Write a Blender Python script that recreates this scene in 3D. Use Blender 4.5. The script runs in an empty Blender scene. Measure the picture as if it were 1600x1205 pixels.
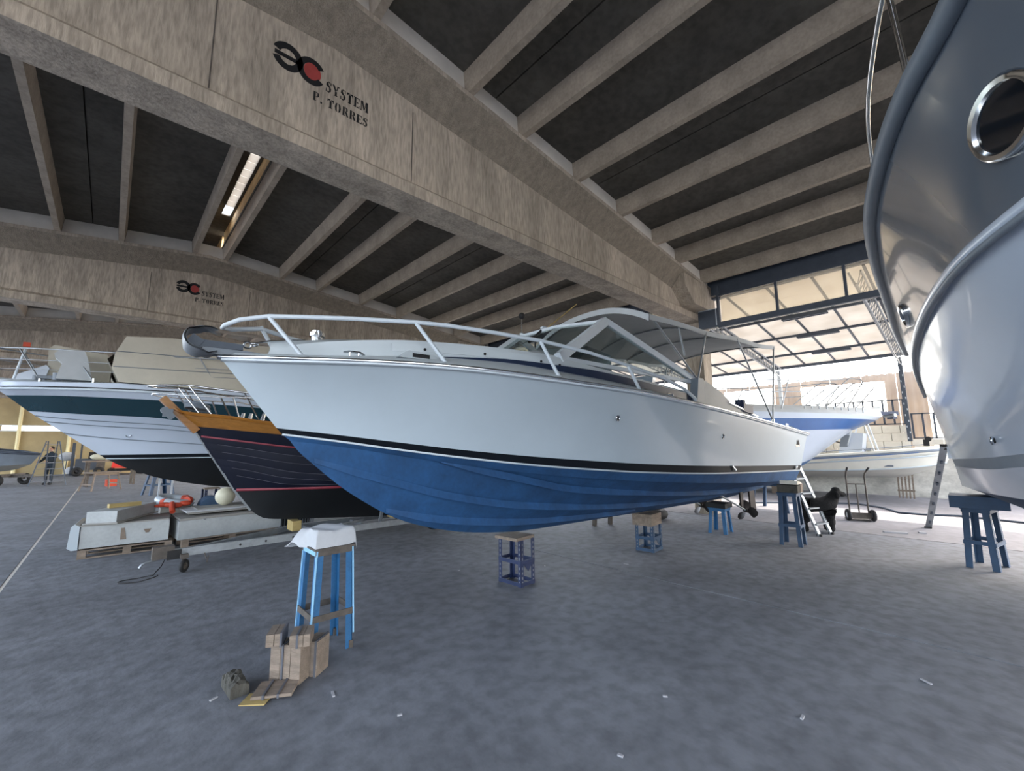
import bpy, bmesh, math, random
import numpy as np
from mathutils import Vector, Matrix
random.seed(7)
sc = bpy.context.scene
COL = sc.collection
PI = math.pi

# ------------------------------------------------------------------ camera
cam_d = bpy.data.cameras.new('camera'); cam = bpy.data.objects.new('camera', cam_d); COL.objects.link(cam)
YAW, PITCH, ROLL, FPX, CAMZ = 0.8173316, 0.1382766, -0.0085149, 665.52, 1.7
fw = Vector((math.cos(PITCH)*math.cos(YAW), math.cos(PITCH)*math.sin(YAW), math.sin(PITCH)))
rt0 = Vector((math.sin(YAW), -math.cos(YAW), 0)); up0 = rt0.cross(fw)
rt = rt0*math.cos(ROLL)+up0*math.sin(ROLL); up = -rt0*math.sin(ROLL)+up0*math.cos(ROLL)
cam.matrix_world = Matrix(((rt.x, up.x, -fw.x, 0), (rt.y, up.y, -fw.y, 0), (rt.z, up.z, -fw.z, CAMZ), (0, 0, 0, 1)))
cam_d.sensor_fit = 'HORIZONTAL'; cam_d.sensor_width = 36.0; cam_d.lens = 36.0*FPX/1600
cam_d.clip_start = 0.05; cam_d.clip_end = 400
sc.camera = cam

# ------------------------------------------------------------------ sky, sun, exposure
w = bpy.data.worlds.new('sky'); sc.world = w; w.use_nodes = True
nt = w.node_tree; bg = nt.nodes['Background']
sky = nt.nodes.new('ShaderNodeTexSky'); sky.sky_type = 'NISHITA'; sky.sun_disc = False
sky.sun_elevation = math.radians(38); sky.sun_rotation = math.radians(120); sky.dust_density = 4.0; sky.air_density = 1.0; sky.ozone_density = 1.5
mixw = nt.nodes.new('ShaderNodeMix'); mixw.data_type = 'RGBA'; mixw.inputs[0].default_value = 0.62
mixw.inputs[7].default_value = (0.93, 0.96, 1.0, 1)
sks = nt.nodes.new('ShaderNodeVectorMath'); sks.operation = 'SCALE'; sks.inputs[3].default_value = 0.35
nt.links.new(sky.outputs[0], sks.inputs[0]); nt.links.new(sks.outputs[0], mixw.inputs[6])
nt.links.new(mixw.outputs[2], bg.inputs['Color']); bg.inputs['Strength'].default_value = 2.6
sun_d = bpy.data.lights.new('sun', 'SUN'); sun_d.energy = 4.0; sun_d.angle = math.radians(0.6); sun_d.color = (1.0, 0.94, 0.84)
sun = bpy.data.objects.new('sun', sun_d); COL.objects.link(sun)
sun.rotation_euler = Vector((-0.78, 0.30, -0.62)).to_track_quat('-Z', 'Y').to_euler()
sc.view_settings.view_transform = 'Standard'; sc.view_settings.look = 'None'
sc.view_settings.gamma = 1.0; sc.view_settings.use_curve_mapping = False
sc.view_settings.exposure = 1.4

# ------------------------------------------------------------------ materials
def srgb(h):
    if isinstance(h, str):
        h = tuple(int(h[i:i+2], 16)/255 for i in (0, 2, 4))
    return tuple((c/12.92 if c <= 0.04045 else ((c+0.055)/1.055)**2.4) for c in h)+(1.0,)
def mat(name, col, rough=0.6, metal=0.0, var=0.0, scale=4.0, stretch=(1, 1, 1), bump=0.0, bscale=40.0, spots=0.0, col2=None, spec=0.5, coat=0.0, trans=0.0, detail=5.0):
    m = bpy.data.materials.new(name); m.use_nodes = True
    n = m.node_tree.nodes; l = m.node_tree.links; b = n['Principled BSDF']
    c = srgb(col); b.inputs['Base Color'].default_value = c
    b.inputs['Roughness'].default_value = rough; b.inputs['Metallic'].default_value = metal
    b.inputs['Specular IOR Level'].default_value = spec
    b.inputs['Coat Weight'].default_value = coat; b.inputs['Coat Roughness'].default_value = 0.05
    tc = n.new('ShaderNodeTexCoord'); mp = n.new('ShaderNodeMapping'); mp.inputs['Scale'].default_value = stretch
    l.new(tc.outputs['Object'], mp.inputs[0])
    if var > 0:
        nz = n.new('ShaderNodeTexNoise'); nz.inputs['Scale'].default_value = scale; nz.inputs['Detail'].default_value = detail; nz.inputs['Roughness'].default_value = 0.62
        l.new(mp.outputs[0], nz.inputs['Vector'])
        rp = n.new('ShaderNodeValToRGB'); rp.color_ramp.elements[0].position = 0.3; rp.color_ramp.elements[1].position = 0.72
        c2 = srgb(col2) if col2 else tuple(x*(1-var) for x in c[:3])+(1,)
        rp.color_ramp.elements[0].color = c2; rp.color_ramp.elements[1].color = c if col2 else tuple(min(1, x*(1+var*0.6)) for x in c[:3])+(1,)
        l.new(nz.outputs['Fac'], rp.inputs[0]); out = rp.outputs[0]
        if spots > 0:
            nz2 = n.new('ShaderNodeTexNoise'); nz2.inputs['Scale'].default_value = scale*9; nz2.inputs['Detail'].default_value = 3
            l.new(mp.outputs[0], nz2.inputs['Vector'])
            r2 = n.new('ShaderNodeValToRGB'); r2.color_ramp.elements[0].position = 0.34; r2.color_ramp.elements[1].position = 0.6
            r2.color_ramp.elements[0].color = (1-spots,)*3+(1,); r2.color_ramp.elements[1].color = (1, 1, 1, 1)
            l.new(nz2.outputs['Fac'], r2.inputs[0])
            mx = n.new('ShaderNodeMix'); mx.data_type = 'RGBA'; mx.blend_type = 'MULTIPLY'; mx.inputs[0].default_value = 1
            l.new(out, mx.inputs[6]); l.new(r2.outputs[0], mx.inputs[7]); out = mx.outputs[2]
        l.new(out, b.inputs['Base Color'])
    if bump > 0:
        nb = n.new('ShaderNodeTexNoise'); nb.inputs['Scale'].default_value = bscale; nb.inputs['Detail'].default_value = 4
        l.new(mp.outputs[0], nb.inputs['Vector'])
        bp = n.new('ShaderNodeBump'); bp.inputs['Strength'].default_value = bump; bp.inputs['Distance'].default_value = 0.02
        l.new(nb.outputs['Fac'], bp.inputs['Height']); l.new(bp.outputs[0], b.inputs['Normal'])
    return m
def glassmat(name, tint=(0.9, 0.95, 0.95), gloss=0.12, frost=0.0):
    m = bpy.data.materials.new(name); m.use_nodes = True
    n = m.node_tree.nodes; l = m.node_tree.links; n.remove(n['Principled BSDF']); o = n['Material Output']
    t = n.new('ShaderNodeBsdfTransparent'); t.inputs[0].default_value = tint+(1,)
    g = n.new('ShaderNodeBsdfGlossy'); g.inputs['Roughness'].default_value = 0.03
    mx = n.new('ShaderNodeMixShader'); mx.inputs[0].default_value = gloss
    l.new(t.outputs[0], mx.inputs[1]); l.new(g.outputs[0], mx.inputs[2])
    if frost > 0:
        d = n.new('ShaderNodeBsdfTranslucent'); d.inputs[0].default_value = tint+(1,)
        m2 = n.new('ShaderNodeMixShader'); m2.inputs[0].default_value = frost
        l.new(mx.outputs[0], m2.inputs[1]); l.new(d.outputs[0], m2.inputs[2]); mx = m2
    l.new(mx.outputs[0], o.inputs[0]); return m
def translucent(name, col, col2, amount=0.75, scale=2.0):
    m = bpy.data.materials.new(name); m.use_nodes = True
    n = m.node_tree.nodes; l = m.node_tree.links; b = n['Principled BSDF']; o = n['Material Output']
    tc = n.new('ShaderNodeTexCoord'); nz = n.new('ShaderNodeTexNoise'); nz.inputs['Scale'].default_value = scale; nz.inputs['Detail'].default_value = 5
    l.new(tc.outputs['Object'], nz.inputs['Vector'])
    rp = n.new('ShaderNodeValToRGB'); rp.color_ramp.elements[0].position = .3; rp.color_ramp.elements[1].position = .7
    rp.color_ramp.elements[0].color = srgb(col2); rp.color_ramp.elements[1].color = srgb(col)
    l.new(nz.outputs['Fac'], rp.inputs[0])
    t = n.new('ShaderNodeBsdfTranslucent'); l.new(rp.outputs[0], t.inputs[0]); l.new(rp.outputs[0], b.inputs['Base Color']); b.inputs['Roughness'].default_value = .6
    mx = n.new('ShaderNodeMixShader'); mx.inputs[0].default_value = amount
    l.new(b.outputs[0], mx.inputs[1]); l.new(t.outputs[0], mx.inputs[2]); l.new(mx.outputs[0], o.inputs[0]); return m

M = {}
M['floor'] = mat('floor_concrete', '767980', .78, var=.27, scale=.8, bump=.28, bscale=14, spots=.30, detail=9)
M['ground'] = mat('yard_concrete', '88868a', .85, var=.22, scale=.7, bump=.2, bscale=14, spots=.15)
M['concrete'] = mat('beam_concrete', 'b8ab9b', .85, var=.36, scale=2.2, stretch=(1.7, 1.7, .28), bump=.4, bscale=26, spots=.30, detail=8)
M['rough_concrete'] = mat('haunch_concrete', '94897a', .9, var=.28, scale=5, stretch=(2.5, .4, 2.5), bump=.8, bscale=22, spots=.25)
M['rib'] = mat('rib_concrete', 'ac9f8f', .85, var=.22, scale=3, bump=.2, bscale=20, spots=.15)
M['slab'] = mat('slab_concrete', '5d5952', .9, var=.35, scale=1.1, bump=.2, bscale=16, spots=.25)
M['plaster'] = mat('closure_plaster', 'd6d0c6', .8, var=.10, scale=3)
M['ink'] = mat('black_stencil_paint', '0d0e12', .7, var=.2, scale=9)
M['ink_red'] = mat('red_stencil_paint', 'a03f3b', .7, var=.15, scale=9)
M['steel'] = mat('dark_painted_steel', '474f5b', .5, metal=.3, var=.15, scale=6)
M['galv'] = mat('galvanised_steel', '92979c', .45, metal=.6, var=.2, scale=8)
M['chrome'] = mat('polished_stainless', 'd9dcdf', .16, metal=1.0)
M['white_paint'] = mat('white_painted_tube', 'c6ced5', .4, var=.05, scale=5)
M['gel'] = mat('white_gelcoat', 'adb8c0', .30, var=.05, scale=1.2, coat=.25)
M['gel2'] = mat('pale_gelcoat', 'b9c3d1', .26, var=.04, scale=1.2, coat=.3)
M['deck'] = mat('white_deck_moulding', 'b9c0c4', .45, var=.05, scale=2)
M['navy'] = mat('navy_stripe', '1c2942', .35, var=.15, scale=6)
M['boot'] = mat('boot_stripe_black', '0c121a', .55, var=.2, scale=9, spots=.15, spec=.25)
M['antifoul'] = mat('blue_antifouling', '234f7c', .75, var=.34, scale=3.2, bump=.12, bscale=9, stretch=(1, 1, .6), spots=.12)
M['black_hull'] = mat('black_bottom_paint', '15181b', .6, var=.25, scale=4)
M['wood_hull'] = mat('dark_blue_hull_paint', '090e20', .6, spec=.25, var=.2, scale=4)
M['gold'] = mat('pale_seam', '55545c', .5)
M['redline'] = mat('red_cove_line', '7d2634', .5, var=.15, scale=8)
M['varnish'] = mat('varnished_wood', 'a06c30', .35, var=.3, scale=5, stretch=(.4, 3, 5), coat=.3)
M['green'] = mat('dark_green_stripe', '15323c', .22, var=.1, scale=2, coat=.4)
M['canvas'] = mat('beige_canvas', 'bab5a8', .9, var=.08, scale=3, bump=.1, bscale=12)
M['canvas_grey'] = mat('grey_canvas', 'b4b9bd', .85, var=.08, scale=3, bump=.1, bscale=12)
M['bimini'] = translucent('grey_bimini_cloth', 'b9bcbc', 'a8acae', .35)
M['grey_hull'] = mat('dark_grey_gelcoat', '5a636e', .16, var=.06, scale=1, coat=.6)
M['rubber_grey'] = mat('grey_rubber_rail', '6f7882', .45, var=.1, scale=4)
M['bluehull'] = mat('royal_blue_stripe', '285690', .3, var=.1, scale=3)
M['stand'] = mat('blue_stand_paint', '1f5f8e', .55, var=.25, scale=7, spots=.12)
M['stand_edge'] = mat('pale_blue_edge', '86b8da', .5, var=.1, scale=8)
M['stand_dark'] = mat('navy_stand_paint', '16264a', .55, var=.3, scale=7)
M['stand_teal'] = mat('dark_blue_stand_paint', '233f5c', .6, var=.25, scale=7)
M['rust'] = mat('rusty_steel', '5d5650', .75, metal=.2, var=.35, scale=10)
M['wood'] = mat('weathered_wood', '85776a', .85, var=.32, scale=4, stretch=(1, 5, 5), bump=.3, bscale=18, spots=.18)
M['pine'] = mat('fresh_pine', 'a8935f', .7, var=.2, scale=4, stretch=(1, 6, 6))
M['stone'] = mat('rough_lump', '4a4842', .95, var=.4, scale=9, bump=.8, bscale=12)
M['tape'] = mat('dark_tape', '54565e', .6, var=.2, scale=8)
M['cloth'] = mat('white_cloth', 'b4b6ba', .95, var=.10, scale=5, bump=.2, bscale=10)
M['fibre'] = mat('grey_white_fibreglass', 'a6aaab', .5, var=.14, scale=2.5, spots=.08)
M['fibre2'] = mat('pale_grey_panel', '908e89', .65, var=.14, scale=3)
M['orange'] = mat('orange_plastic', 'b84227', .6, var=.1, scale=6)
M['fender'] = mat('off_white_fender', 'c9c5ae', .55, var=.12, scale=6)
M['rubber'] = mat('black_rubber', '1b1b1d', .7, var=.2, scale=8)
M['red_machine'] = mat('red_machine_paint', 'd2372f', .4, var=.1, scale=5)
M['black_cloth'] = mat('dark_clothing', '1f2a33', .9, var=.2, scale=8)
M['skin'] = mat('skin', 'b98a70', .6, var=.06, scale=9)
M['hair'] = mat('dark_hair', '1d1815', .8, var=.3, scale=30)
M['fur'] = mat('black_curly_fur', '0e0e10', .95, var=.4, scale=40, bump=1.0, bscale=60)
M['bronze'] = mat('dull_bronze', '3c3735', .5, metal=.6, var=.25, scale=10)
M['tan_wall'] = mat('ochre_wall', 'a89772', .9, var=.15, scale=1.4)
M['wall'] = mat('grey_wall', '9a968d', .9, var=.16, scale=1.0, spots=.1)
M['yellow'] = mat('cream_pipe_paint', 'e4d6a6', .6, var=.08, scale=5)
M['whitewash'] = mat('whitewashed_block', 'd9d3c6', .9, var=.16, scale=2.2, bump=.3, bscale=10)
M['stained'] = mat('stained_concrete_wall', 'cfccc4', .9, var=.4, scale=1.6, stretch=(1, 1, 1.6), spots=.1)
M['canopy_sheet'] = translucent('amber_fibreglass_sheet', 'c6c2bc', 'b6b0a8', .52, 1.5)
M['sheet_wall'] = translucent('ochre_cladding_sheet', 'b3a698', 'a1958a', .36, 1.5)
M['glass'] = glassmat('clear_glazing', (.80, .84, .84), .10)
M['strip_glass'] = glassmat('dusty_glazing', (.97, .93, .84), .06, .18)
M['darkglass'] = mat('dark_tinted_glass', '0e141c', .06, coat=.6)
M['sky_pane'] = glassmat('open_window_pane', (.98, .98, .98), .03)
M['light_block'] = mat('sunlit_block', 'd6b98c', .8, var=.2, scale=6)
M['cream'] = mat('warm_lit_gelcoat', 'd8d6cb', .35, var=.05)  # white tender hull with the warm yard light put into its colour
M['coaming'] = mat('grey_coaming', '858b91', .5, var=.08, scale=3)
M['debris'] = mat('white_scrap', '9c9ca0', .8)

# ------------------------------------------------------------------ mesh helpers
class MB:
    def __init__(s): s.v = []; s.f = []; s.mi = []; s.cur = 0
    def add(s, vs, fs):
        o = len(s.v); s.v += [tuple(map(float, p)) for p in vs]
        for f in fs: s.f.append(tuple(o+i for i in f)); s.mi.append(s.cur)
        return s
    def box(s, c, d, rz=0.0, rot=None):
        hx, hy, hz = d[0]/2, d[1]/2, d[2]/2
        R = rot if rot is not None else Matrix.Rotation(rz, 3, 'Z')
        vs = [Vector(c)+R@Vector((sx*hx, sy*hy, sz*hz)) for sz in (-1, 1) for sy in (-1, 1) for sx in (-1, 1)]
        return s.add(vs, [(0, 2, 3, 1), (4, 5, 7, 6), (0, 1, 5, 4), (2, 6, 7, 3), (0, 4, 6, 2), (1, 3, 7, 5)])
    def bar(s, p, q, a, b, ref=(0, 0, 1), a2=None, b2=None):
        p = Vector(p); q = Vector(q); d = (q-p).normalized(); r = Vector(ref)
        if abs(d.dot(r)) > .98: r = Vector((1, 0, 0))
        u = d.cross(r).normalized(); v = u.cross(d).normalized()
        a2 = a if a2 is None else a2; b2 = b if b2 is None else b2
        vs = [p+u*(x*a/2)+v*(y*b/2) for x, y in ((-1, -1), (1, -1), (1, 1), (-1, 1))]+[q+u*(x*a2/2)+v*(y*b2/2) for x, y in ((-1, -1), (1, -1), (1, 1), (-1, 1))]
        return s.add(vs, [(3, 2, 1, 0), (4, 5, 6, 7), (0, 1, 5, 4), (1, 2, 6, 5), (2, 3, 7, 6), (3, 0, 4, 7)])
    def tube(s, pts, r, n=8, closed=False):
        pts = [Vector(p) for p in pts]; k = len(pts); rs = r if hasattr(r, '__len__') else [r]*k
        ref = Vector((0, 0, 1)); vs = []; prev = None
        for i, p in enumerate(pts):
            if closed: d = pts[(i+1) % k]-pts[i-1]
            else: d = pts[min(i+1, k-1)]-pts[max(i-1, 0)]
            d.normalize()
            if prev is None:
                u = d.cross(ref)
                if u.length < .05: u = d.cross(Vector((1, 0, 0)))
            else: u = prev-d*prev.dot(d)
            u.normalize(); prev = u; v = d.cross(u)
            vs += [p+(u*math.cos(2*PI*j/n)+v*math.sin(2*PI*j/n))*rs[i] for j in range(n)]
        fs = []
        for i in range(k if closed else k-1):
            a = i*n; b = ((i+1) % k)*n
            for j in range(n): fs.append((a+j, a+(j+1) % n, b+(j+1) % n, b+j))
        if not closed: fs += [tuple(range(n))[::-1], tuple(range((k-1)*n, k*n))]
        return s.add(vs, fs)
    def cyl(s, c, axis, r, h, n=16, r2=None):
        c = Vector(c); a = Vector(axis).normalized()
        return s.tube([c-a*h/2, c+a*h/2], [r, r if r2 is None else r2], n)
    def torus(s, c, axis, R, r, n=20, m=8):
        c = Vector(c); a = Vector(axis).normalized(); u = a.orthogonal().normalized(); v = a.cross(u)
        return s.tube([c+(u*math.cos(2*PI*i/n)+v*math.sin(2*PI*i/n))*R for i in range(n)], r, m, True)
    def sphere(s, c, r, nu=14, nv=9, sc=(1, 1, 1), rot=None):
        c = Vector(c); vs = []; fs = []
        R = rot if rot is not None else Matrix.Identity(3)
        for i in range(nv+1):
            t = PI*i/nv
            for j in range(nu):
                p = 2*PI*j/nu
                vs.append(c+R@Vector((r*sc[0]*math.sin(t)*math.cos(p), r*sc[1]*math.sin(t)*math.sin(p), r*sc[2]*math.cos(t))))
        for i in range(nv):
            for j in range(nu): fs.append((i*nu+j, (i+1)*nu+j, (i+1)*nu+(j+1) % nu, i*nu+(j+1) % nu))
        return s.add(vs, fs)
    def grid(s, rows, flip=False, closed=False):
        k = len(rows[0]); vs = [p for r in rows for p in r]; fs = []
        for i in range(len(rows)-1):
            for j in range(k if closed else k-1):
                f = (i*k+j, i*k+(j+1) % k, (i+1)*k+(j+1) % k, (i+1)*k+j)
                fs.append(f[::-1] if flip else f)
        return s.add(vs, fs)
    def prism(s, poly, o, u, v, wv):
        o, u, v, wv = Vector(o), Vector(u), Vector(v), Vector(wv); n = len(poly)
        vs = [o+u*a+v*b for a, b in poly]; vs += [p+wv for p in vs]
        return s.add(vs, [tuple(range(n))[::-1], tuple(range(n, 2*n))]+[(i, (i+1) % n, n+(i+1) % n, n+i) for i in range(n)])
    def build(s, name, m, parent=None, smooth=None, off=None, kind=None):
        me = bpy.data.meshes.new(name); vv = s.v
        if off is not None: vv = [(a-off[0], b-off[1], c-off[2]) for a, b, c in vv]
        me.from_pydata(vv, [], s.f)
        ms = m if isinstance(m, (list, tuple)) else [m]
        for x in ms: me.materials.append(x)
        if len(ms) > 1: me.polygons.foreach_set('material_index', s.mi)
        bm = bmesh.new(); bm.from_mesh(me); bmesh.ops.remove_doubles(bm, verts=bm.verts, dist=1e-5)
        bmesh.ops.recalc_face_normals(bm, faces=bm.faces); bm.to_mesh(me); bm.free()
        if smooth:
            me.polygons.foreach_set('use_smooth', [True]*len(me.polygons)); me.set_sharp_from_angle(angle=math.radians(smooth))
        me.update()
        o = bpy.data.objects.new(name, me); COL.objects.link(o)
        if parent is not None: o.parent = parent
        if kind: o['kind'] = kind
        return o
def tag(o, label, cat, group=None):
    o['label'] = label; o['category'] = cat
    if group: o['group'] = group
    return o
def thing(name, label, cat, loc=(0, 0, 0), rz=0.0, group=None):
    o = bpy.data.objects.new(name, None); COL.objects.link(o); o.location = loc; o.rotation_euler = (0, 0, rz); o.empty_display_size = .2
    return tag(o, label, cat, group)
def struct(o): o['kind'] = 'structure'; return o
def sempty(name):
    o = bpy.data.objects.new(name, None); COL.objects.link(o); o['kind'] = 'structure'; return o
def dup(root, loc, rz, label, group=None):
    r = root.copy(); COL.objects.link(r); r.location = loc; r.rotation_euler = (0, 0, rz); r['label'] = label
    if group: r['group'] = group
    for ch in list(root.children):
        c = ch.copy(); COL.objects.link(c); c.parent = r
        for g in list(ch.children):
            d = g.copy(); COL.objects.link(d); d.parent = c
    return r
def pchip(x, y, xs):
    x = np.asarray(x, float); y = np.asarray(y, float); h = np.diff(x); d = np.diff(y)/h; n = len(x); m = np.zeros(n)
    for i in range(1, n-1):
        if d[i-1]*d[i] > 0:
            w1 = 2*h[i]+h[i-1]; w2 = h[i]+2*h[i-1]; m[i] = (w1+w2)/(w1/d[i-1]+w2/d[i])
    m[0] = d[0]; m[-1] = d[-1]
    k = np.clip(np.searchsorted(x, xs)-1, 0, n-2); t = (xs-x[k])/h[k]; t2 = t*t; t3 = t2*t
    return (2*t3-3*t2+1)*y[k]+(t3-2*t2+t)*h[k]*m[k]+(-2*t3+3*t2)*y[k+1]+(t3-t2)*h[k]*m[k+1]
def row(tab, N=56, p=1.6, s1=None):
    a = np.array(tab, float); e = a[-1, 0] if s1 is None else s1
    s = a[0, 0]+(e-a[0, 0])*np.linspace(0, 1, N)**p
    return np.stack([s, np.maximum(pchip(a[:, 0], a[:, 1], s), 0), pchip(a[:, 0], a[:, 2], s)], 1)
def at(tab, s):
    a = np.array(tab, float); s = np.array([s], float)
    return float(pchip(a[:, 0], a[:, 1], s)[0]), float(pchip(a[:, 0], a[:, 2], s)[0])
def band(rows, name, m, parent, smooth=40, stern=False):
    """mirrored skin through longitudinal rows (s, half breadth, z), in the boat's own frame"""
    b = MB()
    for sg in (-1, 1):
        b.grid([[(p[0], sg*p[1], p[2]) for p in r] for r in rows], flip=(sg > 0))
    if stern:
        ring = [(r[-1][0], -r[-1][1], r[-1][2]) for r in rows]+[(r[-1][0], r[-1][1], r[-1][2]) for r in reversed(rows)]
        b.add(ring, [tuple(range(len(ring)))])
    return b.build(name, m, parent, smooth)
def strip(tab, zoff, h, out, name, m, parent, N=60, both=True, p=1.2):
    """a proud moulding that follows a hull line"""
    r = row(tab, N, p); b = MB()
    for sg in ((-1, 1) if both else (-1,)):
        A = [(s, sg*(n+0.0), z+zoff-h/2) for s, n, z in r]; B = [(s, sg*(n+out), z+zoff-h/2*.7) for s, n, z in r]
        Cc = [(s, sg*(n+out), z+zoff+h/2*.7) for s, n, z in r]; D = [(s, sg*(n-0.0), z+zoff+h/2) for s, n, z in r]
        b.grid([A, B, Cc, D], flip=(sg > 0))
    return b.build(name, m, parent, 50)

# ================================================================== THE HALL
RX = 1.465
def zf(x): return 6.53-.1035*abs(x-RX)+.03
# floor: a base and cast slabs with open joints between them
floor = struct(MB().box((6, 14, -.10), (76, 76, .08)).build('floor', M['stained']))
def slabpart(x0, x1, y0, y1, m):
    return MB().box(((x0+x1)/2, (y0+y1)/2, -.03), (x1-x0, y1-y0, .06)).build('floor_slab', m, floor)
for x0, x1 in ((-30, -.84), (-.80, 5.19), (5.215, 10.44)): slabpart(x0, x1, -22, 48, M['floor'])
MB().box((-.82, 14, -.035), (.038, 70, .06)).build('joint_filler', M['plaster'], floor)
slabpart(10.48, 42, -22, 48, M['ground'])

BAYS = [-4.31, 4.37, 13.05, 21.73, 30.41, 39.09]
# stencilled marks -----------------------------------------------------
def ring(cx, cz, ro_x, ro_z, ri_x, ri_z, a0, a1, n=26):
    out = []
    for k in range(n+1):
        a = math.radians(a0+(a1-a0)*k/n); out.append((cx+ro_x*math.cos(a), cz+ro_z*math.sin(a)))
    for k in range(n, -1, -1):
        a = math.radians(a0+(a1-a0)*k/n); out.append((cx+ri_x*math.cos(a), cz+ri_z*math.sin(a)))
    return out
def flat(mb, poly, y, th=.003):
    # strip polygons (ring halves) are quads strips: triangulate as outer/inner pairs
    n = len(poly)//2
    if n > 4:
        for i in range(n-1):
            q = [poly[i], poly[i+1], poly[2*n-2-i], poly[2*n-1-i]]
            mb.prism(q, (0, y, 0), (1, 0, 0), (0, 0, 1), (0, -th, 0))
    else: mb.prism(poly, (0, y, 0), (1, 0, 0), (0, 0, 1), (0, -th, 0))
GL = {
 'T': (.70, [[(.02, .86), (.30, .86), (.30, 1), (.02, 1)], [(.40, .86), (.68, .86), (.68, 1), (.40, 1)], [(.02, .70), (.08, .70), (.12, .86), (.02, .86)], [(.62, .70), (.68, .70), (.68, .86), (.58, .86)], [(.25, 0), (.45, 0), (.45, .82), (.25, .82)], [(.17, 0), (.53, 0), (.53, .06), (.17, .06)]]),
 'E': (.66, [[(.08, 0), (.28, 0), (.28, 1), (.08, 1)], [(.0, 0), (.08, 0), (.08, .06), (0, .06)], [(.0, .94), (.08, .94), (.08, 1), (0, 1)], [(.33, .90), (.62, .90), (.62, 1), (.33, 1)], [(.54, .74), (.62, .74), (.62, .9), (.56, .9)], [(.33, .46), (.5, .46), (.5, .55), (.33, .55)], [(.33, 0), (.64, 0), (.64, .1), (.33, .1)], [(.56, .1), (.64, .1), (.64, .28), (.60, .28)]]),
 'Y': (.74, [[(.0, 1), (.22, 1), (.42, .50), (.28, .44)], [(.52, 1), (.62, 1), (.47, .50), (.42, .55)], [(.27, 0), (.47, 0), (.47, .42), (.27, .42)], [(.19, 0), (.55, 0), (.55, .06), (.19, .06)], [(.5, .94), (.74, .94), (.74, 1), (.5, 1)]]),
 'S': (.62, [[(.06, .62), (.26, .50), (.34, .60), (.24, .94), (.10, .90)], [(.22, .94), (.46, .92), (.46, 1.0), (.24, 1.02)], [(.48, .70), (.56, .70), (.56, 1), (.48, .96)], [(.20, .58), (.40, .42), (.54, .46), (.30, .70)], [(.36, .44), (.56, .40), (.54, .12), (.38, .05)], [(.16, .0), (.40, -.02), (.40, .07), (.16, .09)], [(.04, 0), (.12, .04), (.12, .30), (.04, .30)]]),
 'M': (.92, [[(.08, 0), (.16, 0), (.16, .94), (.08, .94)], [(.0, 0), (.24, 0), (.24, .06), (0, .06)], [(.10, 1), (.30, 1), (.50, .22), (.42, .06)], [(.48, .30), (.62, .98), (.70, 1), (.52, .18)], [(.66, 0), (.86, 0), (.86, 1), (.66, 1)], [(.58, 0), (.92, 0), (.92, .06), (.58, .06)]]),
 'P': (.66, [[(.08, 0), (.28, 0), (.28, 1), (.08, 1)], [(.0, 0), (.36, 0), (.36, .06), (0, .06)], [(.33, .92), (.46, .90), (.46, 1), (.33, 1)], [(.44, 1), (.62, .92), (.64, .62), (.48, .46), (.46, .56), (.48, .90)], [(.33, .44), (.46, .46), (.44, .54), (.33, .53)]]),
 'O': (.76, [[(.32, 0), (.14, .08), (.04, .5), (.14, .92), (.32, 1), (.28, .9), (.25, .5), (.28, .1)], [(.42, 0), (.60, .08), (.70, .5), (.60, .92), (.42, 1), (.46, .9), (.49, .5), (.46, .1)]]),
 'R': (.74, [[(.08, 0), (.28, 0), (.28, 1), (.08, 1)], [(.0, 0), (.36, 0), (.36, .06), (0, .06)], [(.33, .92), (.46, .90), (.46, 1), (.33, 1)], [(.44, 1), (.62, .92), (.62, .64), (.48, .50), (.46, .58), (.46, .90)], [(.33, .46), (.46, .48), (.44, .56), (.33, .55)], [(.36, .46), (.52, .48), (.72, 0), (.52, 0)]]),
 '.': (.34, [[(.06, 0), (.24, 0), (.24, .18), (.06, .18)]]),
 ' ': (.30, []),
}
def word(txt, x0, x1, z0, z1, y):
    tot = sum(GL[c][0]+.06 for c in txt)-.06; k = (x1-x0)/tot; x = x0; mb = MB()
    for c in txt:
        wd, ps = GL[c]
        for p in ps:
            mb.prism([(x+a*k, z0+b*(z1-z0)) for a, b in p], (0, y, 0), (1, 0, 0), (0, 0, 1), (0, -.003, 0))
        x += (wd+.06)*k
    return mb
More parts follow.
